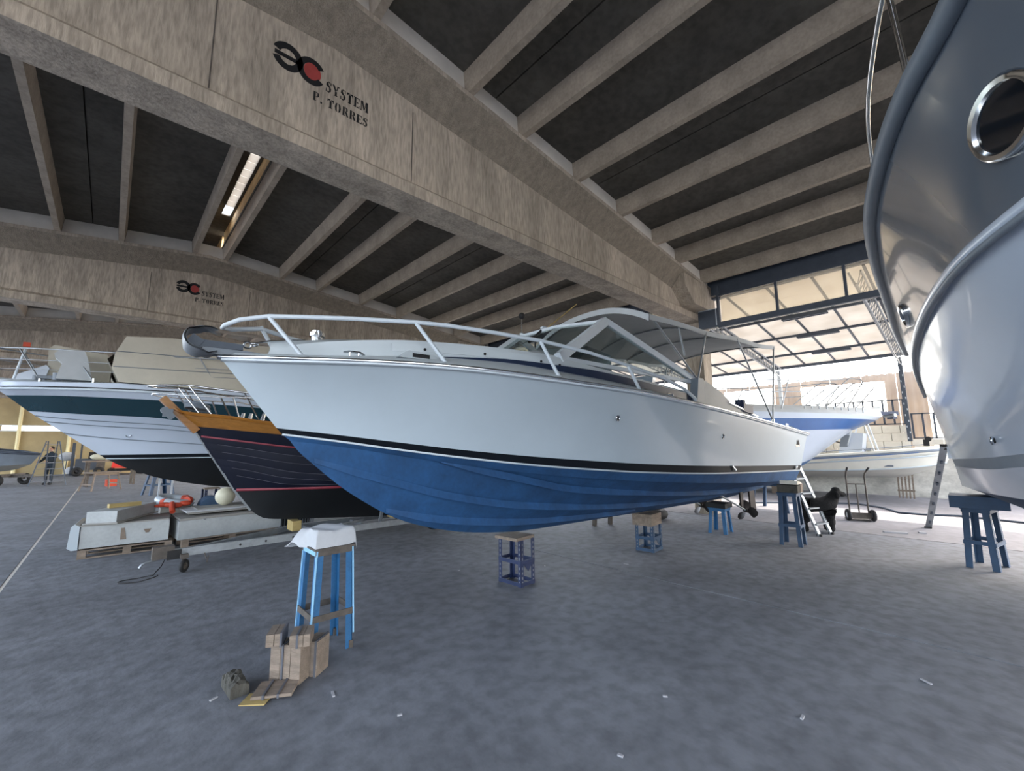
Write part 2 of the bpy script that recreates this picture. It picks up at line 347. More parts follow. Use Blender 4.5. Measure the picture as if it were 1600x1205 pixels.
for bi, Y0 in enumerate(BAYS):
    xs = [-7.95, RX, 10.95]; mb = MB(); rows = []
    def sect(x):
        z = zf(x)
        return [(x, Y0, 4.75), (x, Y0, 4.90), (x, Y0+.06, 4.96), (x, Y0+.06, z-.42), (x, Y0-.27, z-.07), (x, Y0-.27, z), (x, Y0+.73, z), (x, Y0+.73, z-.07), (x, Y0+.40, z-.42), (x, Y0+.40, 4.96), (x, Y0+.46, 4.90), (x, Y0+.46, 4.75)]
    S = [sect(x) for x in xs]
    for i in range(12):
        mb.cur = 1 if i in (3, 7) else 0
        a, b2 = i, (i+1) % 12
        mb.add([S[0][a], S[1][a], S[2][a], S[0][b2], S[1][b2], S[2][b2]], [(0, 1, 4, 3), (1, 2, 5, 4)])
    mb.cur = 0
    for q in (S[0], S[2]): mb.add(q, [tuple(range(12))])
    for sg in (1, -1):          # end blocks where the flange deepens over the column
        X = lambda x: RX+sg*(x-RX)
        pts = [(9.35, 5.30), (9.78, 4.97), (10.97, 4.97), (10.97, 5.56), (9.30, 5.60)]
        mb.prism([(X(a), c) for a, c in pts], (0, Y0-.27, 0), (1, 0, 0), (0, 0, 1), (0, 1.0, 0))
    beam = struct(mb.build('concrete_beam', [M['concrete'], M['rough_concrete']]))
    if bi in (1, 2):
        yf = Y0+.0595
        e = MB()
        flat(e, ring(1.0, 5.715, .148, .155, .080, .085, 200, 520), yf); e.prism([(.875, 5.69), (1.10, 5.69), (1.10, 5.735), (.875, 5.735)], (0, yf, 0), (1, 0, 0), (0, 0, 1), (0, -.003, 0))
        flat(e, ring(1.235, 5.70, .145, .155, .082, .095, 32, 328), yf)
        e.build('emblem', M['ink'], beam)
        d = MB(); d.prism([(1.245+.088*math.cos(t*PI/12), 5.70+.10*math.sin(t*PI/12)) for t in range(24)], (0, yf+.0005, 0), (1, 0, 0), (0, 0, 1), (0, -.003, 0))
        d.build('emblem_disc', M['ink_red'], beam)
        word('SYSTEM', 1.385, 1.875, 5.565, 5.69, yf).build('lettering', M['ink'], beam)
        word('P. TORRES', 1.26, 1.875, 5.385, 5.49, yf).build('lettering', M['ink'], beam)
        for jx in (.375, 2.46):
            MB().box((jx, Y0+.059, 5.42), (.012, .004, 1.0)).build('pour_joint', M['rust'], beam)
    for xc in (10.93, -8.0):
        struct(MB().box((xc, Y0+.23, 2.375), (.47, .46, 4.75)).build('column', M['concrete']))
# double-tee roof units --------------------------------------------------
ceiling = sempty('ceiling')
TEES = [((1.70, 3.62), (1.79, 3.14)), ((3.64, 6.09), (4.14, 5.45)), ((6.11, 8.58), (6.76, 8.08)), ((8.60, 10.95), (9.11, 10.42))]
TEES += [((2*RX-b, 2*RX-a), (2*RX-d, 2*RX-c)) for (a, b), (c, d) in TEES]
YB = [-13.0]+BAYS
def rib(x, y0, y1):
    z = zf(x); m = MB(); a, b = .048, .075
    m.add([(x-a, y0, z), (x+a, y0, z), (x+b, y0, z+.33), (x-b, y0, z+.33), (x-a, y1, z), (x+a, y1, z), (x+b, y1, z+.33), (x-b, y1, z+.33)],
          [(0, 1, 2, 3), (7, 6, 5, 4), (0, 4, 5, 1), (1, 5, 6, 2), (2, 6, 7, 3), (3, 7, 4, 0)])
    return m.build('roof_rib', M['rib'], ceiling)
for k in range(len(YB)-1):
    y0 = YB[k]+(.46 if k else 0); y1 = YB[k+1]
    for (a, b), legs in TEES:
        za, zb = zf(a)+.32, zf(b)+.32
        if a < RX < b: za = zb
        m = MB(); m.add([(a, y0-.23, za), (b, y0-.23, zb), (b, y1+.23, zb), (a, y1+.23, za), (a, y0-.23, za+.07), (b, y0-.23, zb+.07), (b, y1+.23, zb+.07), (a, y1+.23, za+.07)],
                        [(0, 3, 2, 1), (4, 5, 6, 7), (0, 1, 5, 4), (1, 2, 6, 5), (2, 3, 7, 6), (3, 0, 4, 7)])
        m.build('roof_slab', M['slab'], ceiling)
        for x in legs: rib(x, y0-.10, y1-.17)
    # plaster closures on the beam flanges between the ribs
    allx = sorted([x for _, l in TEES for x in l]); edges = [-7.9]+allx+[10.9]
    for yy in ((y1-.20,) if k == 0 else (y0+.20, y1-.20)):
        for a, b in zip(edges[:-1], edges[1:]):
            m = MB(); m.add([(a+.05, yy, zf(a)), (b-.05, yy, zf(b)), (b-.08, yy, zf(b)+.325), (a+.08, yy, zf(a)+.325), (a+.05, yy+.05, zf(a)), (b-.05, yy+.05, zf(b)), (b-.08, yy+.05, zf(b)+.325), (a+.08, yy+.05, zf(a)+.325)],
                            [(0, 1, 2, 3), (7, 6, 5, 4), (0, 4, 5, 1), (1, 5, 6, 2), (2, 6, 7, 3), (3, 7, 4, 0)])
            m.build('closure_panel', M['plaster'], ceiling)
# ridge slot: block upstands coloured as if sunlit, a translucent strip added for their lit face, solid lids elsewhere
for k in range(len(YB)-1):
    y0, y1 = YB[k], YB[k+1]
    for x in (1.16, 1.77):
        m = MB()
        for q in range(int((y1-y0)/.4)):
            for r in range(2):
                m.box((x, y0+.2+.4*q, 6.98+.2*r), (.13, .392, .19))
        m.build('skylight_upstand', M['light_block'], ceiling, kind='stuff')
    if k == 2:
        ya, yb, yc = 8.2, 11.25, 11.75
        MB().box((RX, (y0+ya)/2, 7.28), (.74, ya-y0, .03)).build('skylight_lid', M['slab'], ceiling)
        MB().box((RX, (yc+y1)/2, 7.28), (.74, y1-yc, .03)).build('skylight_lid', M['slab'], ceiling)
        MB().box((1.30, (ya+yc)/2, 7.28), (.36, yc-ya, .03)).box((1.74, (ya+yc)/2, 7.28), (.18, yc-ya, .03)).build('skylight_lid', M['slab'], ceiling)
        for q in range(10):
            MB().box((1.565, ya+(yb-ya)*(q+.5)/10, 7.27), (.165, (yb-ya)/10-.02, .02)).build('lit_face_strip', M['canopy_sheet'], ceiling)  # bright strip added to imitate the sunlit inner face of the upstand
    else:
        MB().box((RX, (y0+y1)/2, 7.30), (.74, y1-y0, .03)).build('skylight_lid', M['slab'], ceiling)
for sg in (-1, 1):
    m = MB(); xa, xb = RX+sg*.30, RX+sg*9.6; za, zb2 = zf(xa)+.40, zf(xb)+.40
    m.add([(xa, -13.3, za), (xb, -13.3, zb2), (xb, 39.3, zb2), (xa, 39.3, za), (xa, -13.3, za+.05), (xb, -13.3, zb2+.05), (xb, 39.3, zb2+.05), (xa, 39.3, za+.05)], [(0, 3, 2, 1), (4, 5, 6, 7), (0, 1, 5, 4), (1, 2, 6, 5), (2, 3, 7, 6), (3, 0, 4, 7)])
    m.build('gap_cover', M['slab'], ceiling)  # unseen cover, added to keep sky light out of the slab gaps
# edge beam and glazed strip over the gates on the right ---------------------
for k in range(len(BAYS)-1):
    y0, y1 = BAYS[k]+.46, BAYS[k+1]
    struct(MB().box((10.86, (y0+y1)/2, 5.60), (.16, y1-y0-.02, .62)).build('edge_beam', M['steel']))
    if k > 2: continue
    win = sempty('window_%d' % (k+1))
    ye = y1-.47
    f = MB(); f.box((10.6, (y0+ye)/2, 4.545), (.10, ye-y0, .13)); f.box((10.6, (y0+ye)/2, 5.29), (.08, ye-y0, .05)); f.box((10.6, ye-.02, 5.0), (.09, .05, 1.05)); f.box((10.6, y0+.02, 5.0), (.09, .05, 1.05))
    f.build('window_frame', M['steel'], win)
    n = 6; st = 1.225; yy = [ye-.05-i*st for i in range(n)]
    for i in range(n):
        if i: MB().box((10.6, yy[i], 4.94), (.06, .05, .68)).build('mullion', M['steel'], win)
        a = yy[i]-.03; b = (yy[i+1] if i < n-1 else y0+.04)+.03
        MB().box((10.6, (a+b)/2, 4.94), (.012, a-b, .66)).build('pane', M['strip_glass'], win)
    p = MB().box((10.6, y1-.235, 4.74), (.10, .46, .46)); p.build('cover_plate', M['steel'], win)
    MB().tube([(10.54, y1-.02, 4.97), (10.54, y1-.44, 4.96), (10.54, y1-.44, 4.55)][::-1], .012, 6).build('conduit', M['white_paint'], win)
    if k == 0 or k == 2: pass
struct(MB().box((1.46, 40.3, 1.35), (20, .2, 2.9)).box((1.46, 40.3, 5.0), (20, .2, 3.68)).box((6.4, 40.3, 2.98), (9, .2, .38)).box((-6.9, 40.3, 2.98), (4, .2, .38)).build('wall_back', M['tan_wall']))
struct(MB().box((-8.15, 26.5, 5.1), (.2, 27.6, 1.0)).build('wall_left', M['wall']))
win = sempty('window_9')
MB().box((-1.5, 40.19, 2.81), (7.0, .05, .04)).box((-1.5, 40.19, 3.15), (7.0, .05, .04)).build('window_frame', M['white_paint'], win)
for k in range(5): MB().box((-4.2+1.36*k, 40.2, 2.98), (1.34, .012, .34)).build('pane', M['sky_pane'], win)
for xx in (-4.15, -1.95, 2.2):
    t = MB(); t.tube([(xx, 40.05, 0), (xx, 40.05, 5.4)], .09, 8); tag(t.build('wall_pipe', M['yellow']), {-4.15: 'cream pipe on the ochre back wall, at its left end', -1.95: 'cream pipe on the ochre back wall behind the standing person', 2.2: 'cream pipe on the ochre back wall behind the forklift'}[xx], 'pipe')

# ================================================================== THE YARD BEYOND THE GATE
def rz_(x): return 4.50+.115*(18.0-x)
canopy = sempty('canopy')
YR = [-3.3+.885*i for i in range(19)]
for a, b in zip(YR[:-1], YR[1:]):
    for x0, x1 in ((10.70, 12.90), (12.90, 14.55), (14.55, 16.40), (16.40, 18.05)):
        m = MB(); g = .0
        m.add([(x0, a+g, rz_(x0)), (x1, a+g, rz_(x1)), (x1, b-g, rz_(x1)), (x0, b-g, rz_(x0)), (x0, a+g, rz_(x0)+.01), (x1, a+g, rz_(x1)+.01), (x1, b-g, rz_(x1)+.01), (x0, b-g, rz_(x0)+.01)],
              [(0, 3, 2, 1), (4, 5, 6, 7), (0, 1, 5, 4), (1, 2, 6, 5), (2, 3, 7, 6), (3, 0, 4, 7)])
        m.build('canopy_sheet', M['canopy_sheet'], canopy)
for y in YR: MB().bar((10.95, y, rz_(10.95)-.02), (18.05, y, rz_(18.05)-.02), .05, .035).build('rafter', M['steel'], canopy)
for x in (12.9, 14.55, 16.4): MB().bar((x, -3.3, rz_(x)-.07), (x, 12.6, rz_(x)-.07), .05, .07).build('purlin', M['steel'], canopy)
MB().bar((18.0, -3.3, rz_(18)-.06), (18.0, 12.6, rz_(18)-.06), .08, .10).build('eave_beam', M['steel'], canopy)
for y in (-2.05, 1.28, 4.63, 7.95, 11.3):
    m = MB(); a0, a1 = 11.0, 18.0
    for dy in (-.10, .10):
        m.tube([(a0, y+dy, rz_(a0)-.10), (a1, y+dy, rz_(a1)-.10)], .022, 6)
    m.tube([(a0, y, rz_(a0)-.36), (a1, y, rz_(a1)-.36)], .022, 6)
    n = 26
    for i in range(n):
        xa = a0+(a1-a0)*i/n; xb = a0+(a1-a0)*(i+.5)/n; xc = a0+(a1-a0)*(i+1)/n
        for dy in (-.10, .10):
            m.tube([(xa, y+dy, rz_(xa)-.10), (xb, y, rz_(xb)-.36), (xc, y+dy, rz_(xc)-.10)], .010, 4)
    m.build('roof_truss', M['galv'], canopy)
for x, y in ((12.9, 2.62), (14.55, 2.68), (16.4, 2.72), (12.9, 6.6), (14.55, 6.6)):
    t = MB()
    for dx in (-.06, .06): t.box((x+dx, y, rz_(x)-.14), (.05, 1.0, .045))
    t.box((x, y, rz_(x)-.115), (.16, .8, .02))
    t.build('light_fitting', M['steel'], canopy)
# posts, retaining wall, fence and cladding
for y, z0, m_, lab in ((4.66, 2.2, 'white_paint', 'slim white post carrying the canopy eave beside the broad opening'), (1.28, 1.7, 'steel', 'dark perforated post carrying the canopy eave above the low wall')):
    p = thing('canopy_post', lab, 'post', (18.1, y, z0))
    MB().box((0, 0, (4.35-z0)/2), (.09, .11, 4.35-z0)).build('shaft', M[m_], p)
    b = MB()
    for i in range(14): b.box((-.048, .03*(-1)**i, .1+i*(4.2-z0)/14), (.006, .02, .06))
    b.build('punched_hole', M['white_paint'], p, kind='stuff')
wall = struct(MB().box((18.42, 6.4, .6), (.28, 13.4, 1.2)).box((18.42, -6.3, .6), (.28, 12, 1.2)).build('wall_yard', M['stained']))
def blocks(y0, y1, z0, z1):
    z = z0; r = 0
    while z < z1-.01:
        y = y0-(.22 if r % 2 else 0)
        while y < y1:
            a, b = max(y, y0), min(y+.44, y1)
            if b-a > .05:
                MB().box((18.42+random.uniform(-.008, .008), (a+b)/2, z+(z1-z0)/nr/2), (.27, b-a-.014, (z1-z0)/nr-.012)).build('block', M['whitewash'], wall)
            y += .44
        z += (z1-z0)/nr; r += 1
nr = 4; blocks(1.28, 5.6, 1.2, 2.22)
nr = 3; blocks(-1.2, 1.26, 1.2, 1.77)
MB().box((18.42, 9.3, 1.7), (.26, 7.4, 1.03)).build('wall_upper', M['whitewash'], wall)
for y0, y1, z0, z1, lab in ((1.36, 4.6, 2.24, 3.05, 'dark picket fence on the taller part of the yard wall behind the blue striped yacht'), (-1.3, 1.2, 1.78, 2.58, 'dark picket fence on the lower yard wall right of the perforated post')):
    fnc = thing('picket_fence', lab, 'fence', (18.4, (y0+y1)/2, z0))
    for zz in (.02, z1-z0-.02): MB().box((0, 0, zz), (.03, y1-y0, .035)).build('rail', M['steel'], fnc)
    n = int((y1-y0)/.24)
    for i in range(n+1):
        MB().box((0, -(y1-y0)/2+(y1-y0)*i/n, (z1-z0)/2), (.03, .05, z1-z0)).build('picket', M['steel'], fnc)
clad = sempty('wall_cladding')
def sheet(y0, y1, z0, z1):
    n = max(4, int((y1-y0)/.05)); ra = []; rb = []
    for i in range(n+1):
        y = y0+(y1-y0)*i/n; x = 19.0+.02*math.sin(y*2*PI/.2); wob = .02*math.sin(y*2*PI/.2)
        ra.append((x, y, z0)); rb.append((x, y, z1+wob))
    m = MB(); m.grid([ra, rb]); m.grid([[(x+.006, y, z) for x, y, z in ra], [(x+.006, y, z) for x, y, z in rb]], flip=True)
    m.build('cladding_sheet', M['sheet_wall'], clad, 60)
for y in np.arange(-3.0, 12.5, .9):
    y0, y1 = float(y), float(y)+.89; top = 3.98
    ops = [(1.80, 4.22, 2.7, 3.74), (5.15, 7.0, 2.75, 3.83), (.25, .8, 1.7, 3.2)]
    cuts = sorted(set([y0, y1]+[c for o in ops for c in o[:2] if y0 < c < y1]))
    for a, b in zip(cuts[:-1], cuts[1:]):
        o = [q for q in ops if q[0] <= (a+b)/2 <= q[1]]
        if o:
            if o[0][2] > 1.75: sheet(a, b, 1.3, o[0][2])
            sheet(a, b, o[0][3], top)
        else: sheet(a, b, 1.3, top)

# ================================================================== WHITE BOAT WITH THE BLUE BOTTOM (frame: x aft, -y = side seen)
hero = thing('motorboat', 'white motorboat with blue bottom and grey sun top, propped on blue stands in the middle', 'boat', (3.83, 4.07, 0), math.radians(-5))
KEEL = [(-2.62, 0, 1.745), (-2.557, 0, 1.664), (-2.411, 0, 1.53), (-2.26, 0, 1.397), (-2.123, 0, 1.286), (-1.909, 0, 1.139), (-1.657, 0, .988), (-1.42, 0, .883), (-1.113, 0, .786), (-.695, 0, .692), (-.28, 0, .639), (.2, 0, .603), (1.262, 0, .593), (4.0, 0, .579), (5.65, 0, .576)]
CHINE = [(-2.62, 0, 1.75), (-2.418, .083, 1.724), (-2.072, .23, 1.671), (-1.798, .343, 1.62), (-1.272, .545, 1.525), (-.622, .764, 1.42), (.132, .973, 1.33), (1.058, 1.161, 1.245), (2.517, 1.295, 1.143), (3.8, 1.29, 1.07), (5.138, 1.263, 1.02), (5.75, 1.247, 1.0)]
BOTB = [(-2.695, 0, 1.812), (-2.252, .227, 1.744), (-1.832, .422, 1.674), (-1.142, .702, 1.571), (-.346, .966, 1.473), (.282, 1.128, 1.415), (.936, 1.254, 1.363), (2.72, 1.378, 1.272), (5.78, 1.328, 1.184)]
BOTT = [(-2.744, 0, 1.869), (-2.267, .268, 1.802), (-1.851, .465, 1.741), (-1.169, .744, 1.648), (-.511, .962, 1.577), (.166, 1.141, 1.518), (.906, 1.281, 1.464), (2.201, 1.396, 1.396), (5.818, 1.345, 1.275)]
SHEER = [(-3.206, 0, 2.461), (-2.974, .251, 2.438), (-2.737, .431, 2.427), (-2.288, .705, 2.419), (-1.877, .906, 2.410), (-1.396, 1.096, 2.392), (-1.014, 1.218, 2.368), (-.37, 1.372, 2.326), (.674, 1.493, 2.272), (1.667, 1.5, 2.212), (3.383, 1.481, 2.085), (6.108, 1.399, 1.849)]
rk, rc, rb_, rt_, rs = row(KEEL), row(CHINE), row(BOTB), row(BOTT), row(SHEER)
def side_rows(lo, hi, fl, sc_, s0):
    out = []
    for v in (0, .12, .25, .4, .55, .7, .82, .92, 1.0):
        r = lo*(1-v)+hi*v
        d = fl*4*v*(1-v)*np.exp(-np.maximum(r[:, 0]-s0, 0)/sc_)*np.minimum(1, (r[:, 0]-r[0, 0])/.5)
        r = r.copy(); r[:, 1] = np.maximum(r[:, 1]-d, 0); out.append(r)
    return out
band(side_rows(rt_, rs, .13, 1.8, -3.2), 'topsides', M['gel'], hero, 35, stern=True)
band([rb_, rt_], 'boot_stripe', M['boot'], hero, 35, stern=True)
flat_ = rc.copy(); kk = np.clip(flat_[:, 1]/.6, 0, 1)**1.5; flat_[:, 1] -= .07*kk*np.minimum(1, flat_[:, 1]/.1); flat_[:, 2] += .010*kk
def lerp_rows(a, b, n, bulge=0.0):
    out = []
    for i in range(n+1):
        v = i/n; r = a*(1-v)+b*v; r = r.copy(); r[:, 2] -= bulge*4*v*(1-v); out.append(r)
    return out
band(lerp_rows(rk, flat_, 8)+[rc, rb_], 'bottom', M['antifoul'], hero, 25, stern=True)
strip(BOTB, .0, .022, .012, 'pinstripe', M['gel'], hero, N=70)
# running strakes: wedge shaped ledges along the bottom
def strake(pts, name='spray_strake'):
    b = MB(); a = np.array(pts, float); s = np.linspace(a[0, 0], a[-1, 0], 40)
    n = pchip(a[:, 0], a[:, 1], s); z = pchip(a[:, 0], a[:, 2], s); k = np.minimum(1, np.minimum((s-s[0])/.4, (s[-1]-s)/.6+.05))
    for sg in (-1, 1):
        A = [(s[i], sg*(n[i]-.05), z[i]-.012) for i in range(40)]; B = [(s[i], sg*(n[i]+.012+.036*k[i]), z[i]-.034*k[i]-.008) for i in range(40)]; Cc = [(s[i], sg*(n[i]+.012), z[i]+.035) for i in range(40)]
        b.grid([A, B, Cc], flip=(sg > 0))
    b.build(name, M['antifoul'], hero, 30)
strake([(-1.335, .514, 1.534), (-.85, .64, 1.42), (-.492, .732, 1.336), (.167, .803, 1.195), (1.412, .875, 1.069), (3.4, .86, .93), (5.3, .85, .88)])
strake([(-2.414, .02, 1.555), (-1.822, .179, 1.378), (-1.137, .317, 1.175), (-.257, .438, 1.009), (.468, .49, .934), (1.97, .50, .831), (4.6, .5, .78)])
strake([(-1.698, .02, 1.032), (-1.292, .085, .938), (-.726, .15, .844), (-.062, .20, .776), (.733, .225, .74), (2.2, .22, .69)])
# rub rail, deck, cabin trunk -----------------------------------------------------------
strip(SHEER, .0, .05, .035, 'rub_rail', M['white_paint'], hero, N=90, p=1.5)
b = MB()
for sg in (-1, 1): b.tube([(s-.02 if n < .02 else s, sg*(n+.036), z+.012) for s, n, z in row(SHEER, 60, 1.5)], .016, 6)
b.build('rub_rail_insert', M['chrome'], hero, 60)
TRB = [(-2.87, .03, 2.50), (-2.45, .28, 2.52), (-1.75, .63, 2.55), (-.93, .91, 2.54), (-.23, 1.07, 2.49), (1.06, 1.17, 2.40), (2.6, 1.17, 2.28), (3.4, 1.19, 2.20), (5.9, 1.14, 1.99)]
TRT = [(-2.84, .0, 2.60), (-2.47, .22, 2.665), (-2.11, .41, 2.70), (-1.68, .60, 2.72), (-.95, .85, 2.71), (-.36, .98, 2.69), (-.1, 1.02, 2.665), (1.06, 1.10, 2.55), (2.6, 1.13, 2.43)]
sh2 = rs.copy(); sh2[:, 2] += .035; sh2[:, 1] = np.maximum(sh2[:, 1]-.01, 0)
sh3 = rs.copy(); sh3[:, 2] += .06; sh3[:, 1] = np.maximum(sh3[:, 1]-.05, 0)
N = 56; tb = row(TRB, N, 1.6)
band([sh2, sh3, tb], 'side_deck', M['deck'], hero, 35)
tbf = row(TRB, N, 1.3, 2.6); ttf = row(TRT, N, 1.3, 2.6)
mid1 = tbf*.55+ttf*.45; mid1[:, 1] += .012; mid2 = mid1.copy(); mid2[:, 1] -= .03; mid3 = tbf*.2+ttf*.8; mid3[:, 1] -= .01
crown = ttf.copy(); crown[:, 1] *= .5; crown[:, 2] += .045
ctr = ttf.copy(); ctr[:, 1] = 0; ctr[:, 2] += .06
band([tbf, mid1, mid2, mid3, ttf, crown, ctr], 'cabin_top', M['deck'], hero, 35)
cs = []
for s in np.linspace(-1.45, 2.45, 40):
    n, z = at(TRB, s); n2, z2 = at(TRT, s); k = min(1, (s+1.45)/1.0)
    cs.append((s, n, z, z+.012+.085*min(1, (s+1.45)/1.7)))
b = MB()
for sg in (-1, 1):
    A = [(s, sg*(n+.016), z0+.005) for s, n, z0, z1 in cs]; B = [(s, sg*(n+.010), z1) for s, n, z0, z1 in cs]
    b.grid([A, B], flip=(sg > 0)); b.grid([[(x, y-sg*.05, z) for x, y, z in A], [(x, y-sg*.05, z) for x, y, z in B]], flip=(sg < 0)); b.grid([B, [(x, y-sg*.05, z) for x, y, z in B]], flip=(sg > 0))
b.build('cabin_stripe', M['navy'], hero, 40)
hb = MB()
for sg in (-1, 1):
    pts = []
    for s in np.linspace(-1.9, -.15, 30):
        n, z = at(TRB, s); n2, z2 = at(TRT, s); pts.append((s, n*.45+n2*.55, z*.45+z2*.55))
    A = [(s, sg*(n+.03), z-.045) for s, n, z in pts]; B = [(s, sg*(n+.025), z+.03) for s, n, z in pts]; Cc = [(s, sg*(n-.03), z+.04) for s, n, z in pts]; D = [(s, sg*(n-.03), z-.05) for s, n, z in pts]
    hb = MB(); hb.grid([D, A, B, Cc], flip=(sg > 0)); hb.build('grab_moulding', M['deck'], hero, 40)
for s in (-1.62, -1.05, -.42, -.18):
    n, z = at(TRB, s); n2, z2 = at(TRT, s); MB().cyl((s, -(n*.45+n2*.55+.033), z*.5+z2*.5-.01), (0, 1, .2), .013, .012, 10).build('screw_cap', M['rubber'], hero)
# cockpit: inner sides, sole, transom head
b = MB()
for sg in (-1, 1):
    A = [(s, sg*at(TRB, s)[0], at(TRB, s)[1]) for s in np.linspace(2.6, 5.9, 14)]; B = [(s, sg*(at(TRB, s)[0]-.03), 1.45) for s in np.linspace(2.6, 5.9, 14)]
    b.grid([A, B], flip=(sg < 0))
b.add([(2.6, -1.14, 1.45), (5.9, -1.11, 1.45), (5.9, 1.11, 1.45), (2.6, 1.14, 1.45)], [(0, 1, 2, 3)])
b.add([(2.6, -1.15, 1.45), (2.6, 1.15, 1.45), (2.6, 1.15, 2.45), (2.6, -1.15, 2.45)], [(0, 1, 2, 3)])
b.build('cockpit_liner', M['deck'], hero)
b = MB(); b.grid([[(5.88, -1.16, 2.0), (5.88, 0, 2.02), (5.88, 1.16, 2.0)], [(5.95, -1.2, 2.01), (5.95, 0, 2.03), (5.95, 1.2, 2.01)], [(6.10, -1.37, 1.90), (6.12, 0, 1.92), (6.10, 1.37, 1.90)], [(6.13, -1.40, 1.84), (6.15, 0, 1.86), (6.13, 1.40, 1.84)]])
b.build('transom_cap', M['deck'], hero, 40)
# side coaming behind the windscreen
for sg in (-1, 1):
    poly = [(2.40, 2.28), (2.45, 2.62), (2.62, 2.62), (2.85, 2.56), (3.15, 2.46), (3.35, 2.36), (3.60, 2.29), (4.0, 2.25), (4.0, 2.12), (2.4, 2.2)]
    MB().prism([(a, c) for a, c in poly], (0, sg*1.20-.05, 0), (1, 0, 0), (0, 0, 1), (0, .10, 0)).build('coaming', M['coaming'], hero)
    MB().prism([(2.36, 2.26), (2.44, 2.64), (2.58, 2.64), (2.62, 2.30)], (0, sg*1.20-.06, 0), (1, 0, 0), (0, 0, 1), (0, .12, 0)).build('coaming_end', M['rubber_grey'], hero)
# windscreen frame and panes
PA, SA = Vector((.90, -.85, 3.31)), Vector((.80, .85, 3.43))
PF, SF = Vector((-.12, -1.0, 2.67)), Vector((-.2, 1.0, 2.70))
PR, SR = Vector((2.66, -1.14, 2.59)), Vector((2.66, 1.14, 2.62))
CF, CA = Vector((-.42, 0, 2.76)), Vector((.82, 0, 3.41))
fr = thing  # alias kept for readability
def framebar(p, q, w_, name='frame_bar', m='white_paint'):
    o = MB().bar(p, q, w_, w_*.7, (0, 1, 0)).build(name, M[m], hero)
    b2 = MB(); d = (Vector(q)-Vector(p)); nrm = Vector((0, -1 if p[1] < 0 else 1, 0))*.004
    b2.bar(Vector(p)+d*.02+nrm*w_*110*.36, Vector(q)-d*.02+nrm*w_*110*.36, w_*.3, .006, (0, 1, 0)); b2.build('glazing_bead', M['galv'], o)
framebar(PF, PA, .115); framebar(SF, SA, .10); framebar(PA, PR, .085); framebar(SA, SR, .085); framebar(PF, PR, .05); framebar(SF, SR, .05)
framebar(PA, CA, .05); framebar(CA, SA, .05); framebar(PF, CF, .05); framebar(CF, SF, .05)
def pane(pts, name='pane', m='glass', parent=None, th=.006):
    pts = [Vector(p) for p in pts]; nn = (pts[1]-pts[0]).cross(pts[2]-pts[0]).normalized()*th
    k = len(pts); b2 = MB(); b2.add(pts+[p+nn for p in pts], [tuple(range(k))[::-1], tuple(range(k, 2*k))]+[(i, (i+1) % k, k+(i+1) % k, k+i) for i in range(k)])
    return b2.build(name, M[m], parent or hero)
pane([PF, CF, CA, PA]); pane([CF, SF, SA, CA]); pane([PF, PA, PR]); pane([SF, SR, SA])
b = MB(); b.grid([[(-.05, -.95, 2.70), (-.30, -.5, 2.80), (-.36, 0, 2.82), (-.30, .5, 2.80), (-.05, .95, 2.74)], [(.45, -.92, 2.90), (.25, -.5, 2.92), (.2, 0, 2.93), (.25, .5, 2.92), (.45, .92, 2.90)], [(.9, -.92, 2.84), (.9, -.5, 2.86), (.9, 0, 2.86), (.9, .5, 2.86), (.9, .92, 2.84)], [(.92, -.92, 2.3), (.92, -.5, 2.3), (.92, 0, 2.3), (.92, .5, 2.3), (.92, .92, 2.3)]])
b.build('dashboard', M['deck'], hero, 40)
st = MB().torus((1.05, .45, 2.86), (.8, 0, .6), .19, .016, 22, 6).cyl((1.0, .45, 2.84), (.8, 0, .6), .03, .1, 8)
for k in range(3):
    a = 2*PI*k/3+.5; u = Vector((-.6, 0, .8)); st.tube([(1.03, .45, 2.85), Vector((1.05, .45, 2.86))+(u*math.sin(a)+Vector((0, 1, 0))*math.cos(a))*.19], .01, 5)
st.build('steering_wheel', M['rubber'], hero, 40)
for y in (-.5, .5):
    s_ = MB(); s_.box((1.75, y, 2.28), (.5, .5, .14)).build('seat', M['canvas_grey'], hero)
    MB().prism([(1.98, 2.3), (2.06, 2.3), (2.16, 2.72), (2.08, 2.72)], (0, y-.25, 0), (1, 0, 0), (0, 0, 1), (0, .5, 0)).build('seat_back', M['gel2'], hero)
    MB().box((1.75, y, 1.83), (.34, .34, .76)).build('seat_pedestal', M['deck'], hero)
# bow rail
RAIL = [(-2.9, .21, 2.84), (-2.63, .40, 2.835), (-2.3, .60, 2.832), (-1.8, .84, 2.83), (-1.52, .95, 2.82), (-1.1, 1.09, 2.79), (-.6, 1.22, 2.755), (.01, 1.33, 2.69), (.61, 1.39, 2.605), (1.32, 1.40, 2.515), (1.8, 1.40, 2.41), (2.05, 1.40, 2.30), (2.08, 1.40, 2.21)]
left = [(s, -n, z) for s, n, z in RAIL]; front = [(-3.10, -.10, 2.80), (-3.20, -.03, 2.75), (-3.21, .05, 2.745), (-3.13, .16, 2.765)]
b = MB(); b.tube(left[::-1]+front+[(s, n, z-.02*(s < -2)) for s, n, z in RAIL], .021, 8); b.build('bow_rail', M['white_paint'], hero, 60)
for (a, c) in (((-2.9, .21, 2.84), (-2.63, .40, 2.46)), ((-1.8, .84, 2.83), (-1.52, .95, 2.44)), ((-.6, 1.22, 2.755), (-.38, 1.27, 2.38)), ((.61, 1.39, 2.605), (.82, 1.40, 2.31))):
    for sg in (-1, 1):
        o = MB().tube([(a[0], sg*a[1], a[2]), (c[0], sg*c[1], c[2])], .019, 8).build('stanchion', M['white_paint'], hero, 60)
        MB().cyl((c[0], sg*c[1], c[2]+.005), (0, 0, 1), .045, .015, 12).build('base_plate', M['chrome'], o)
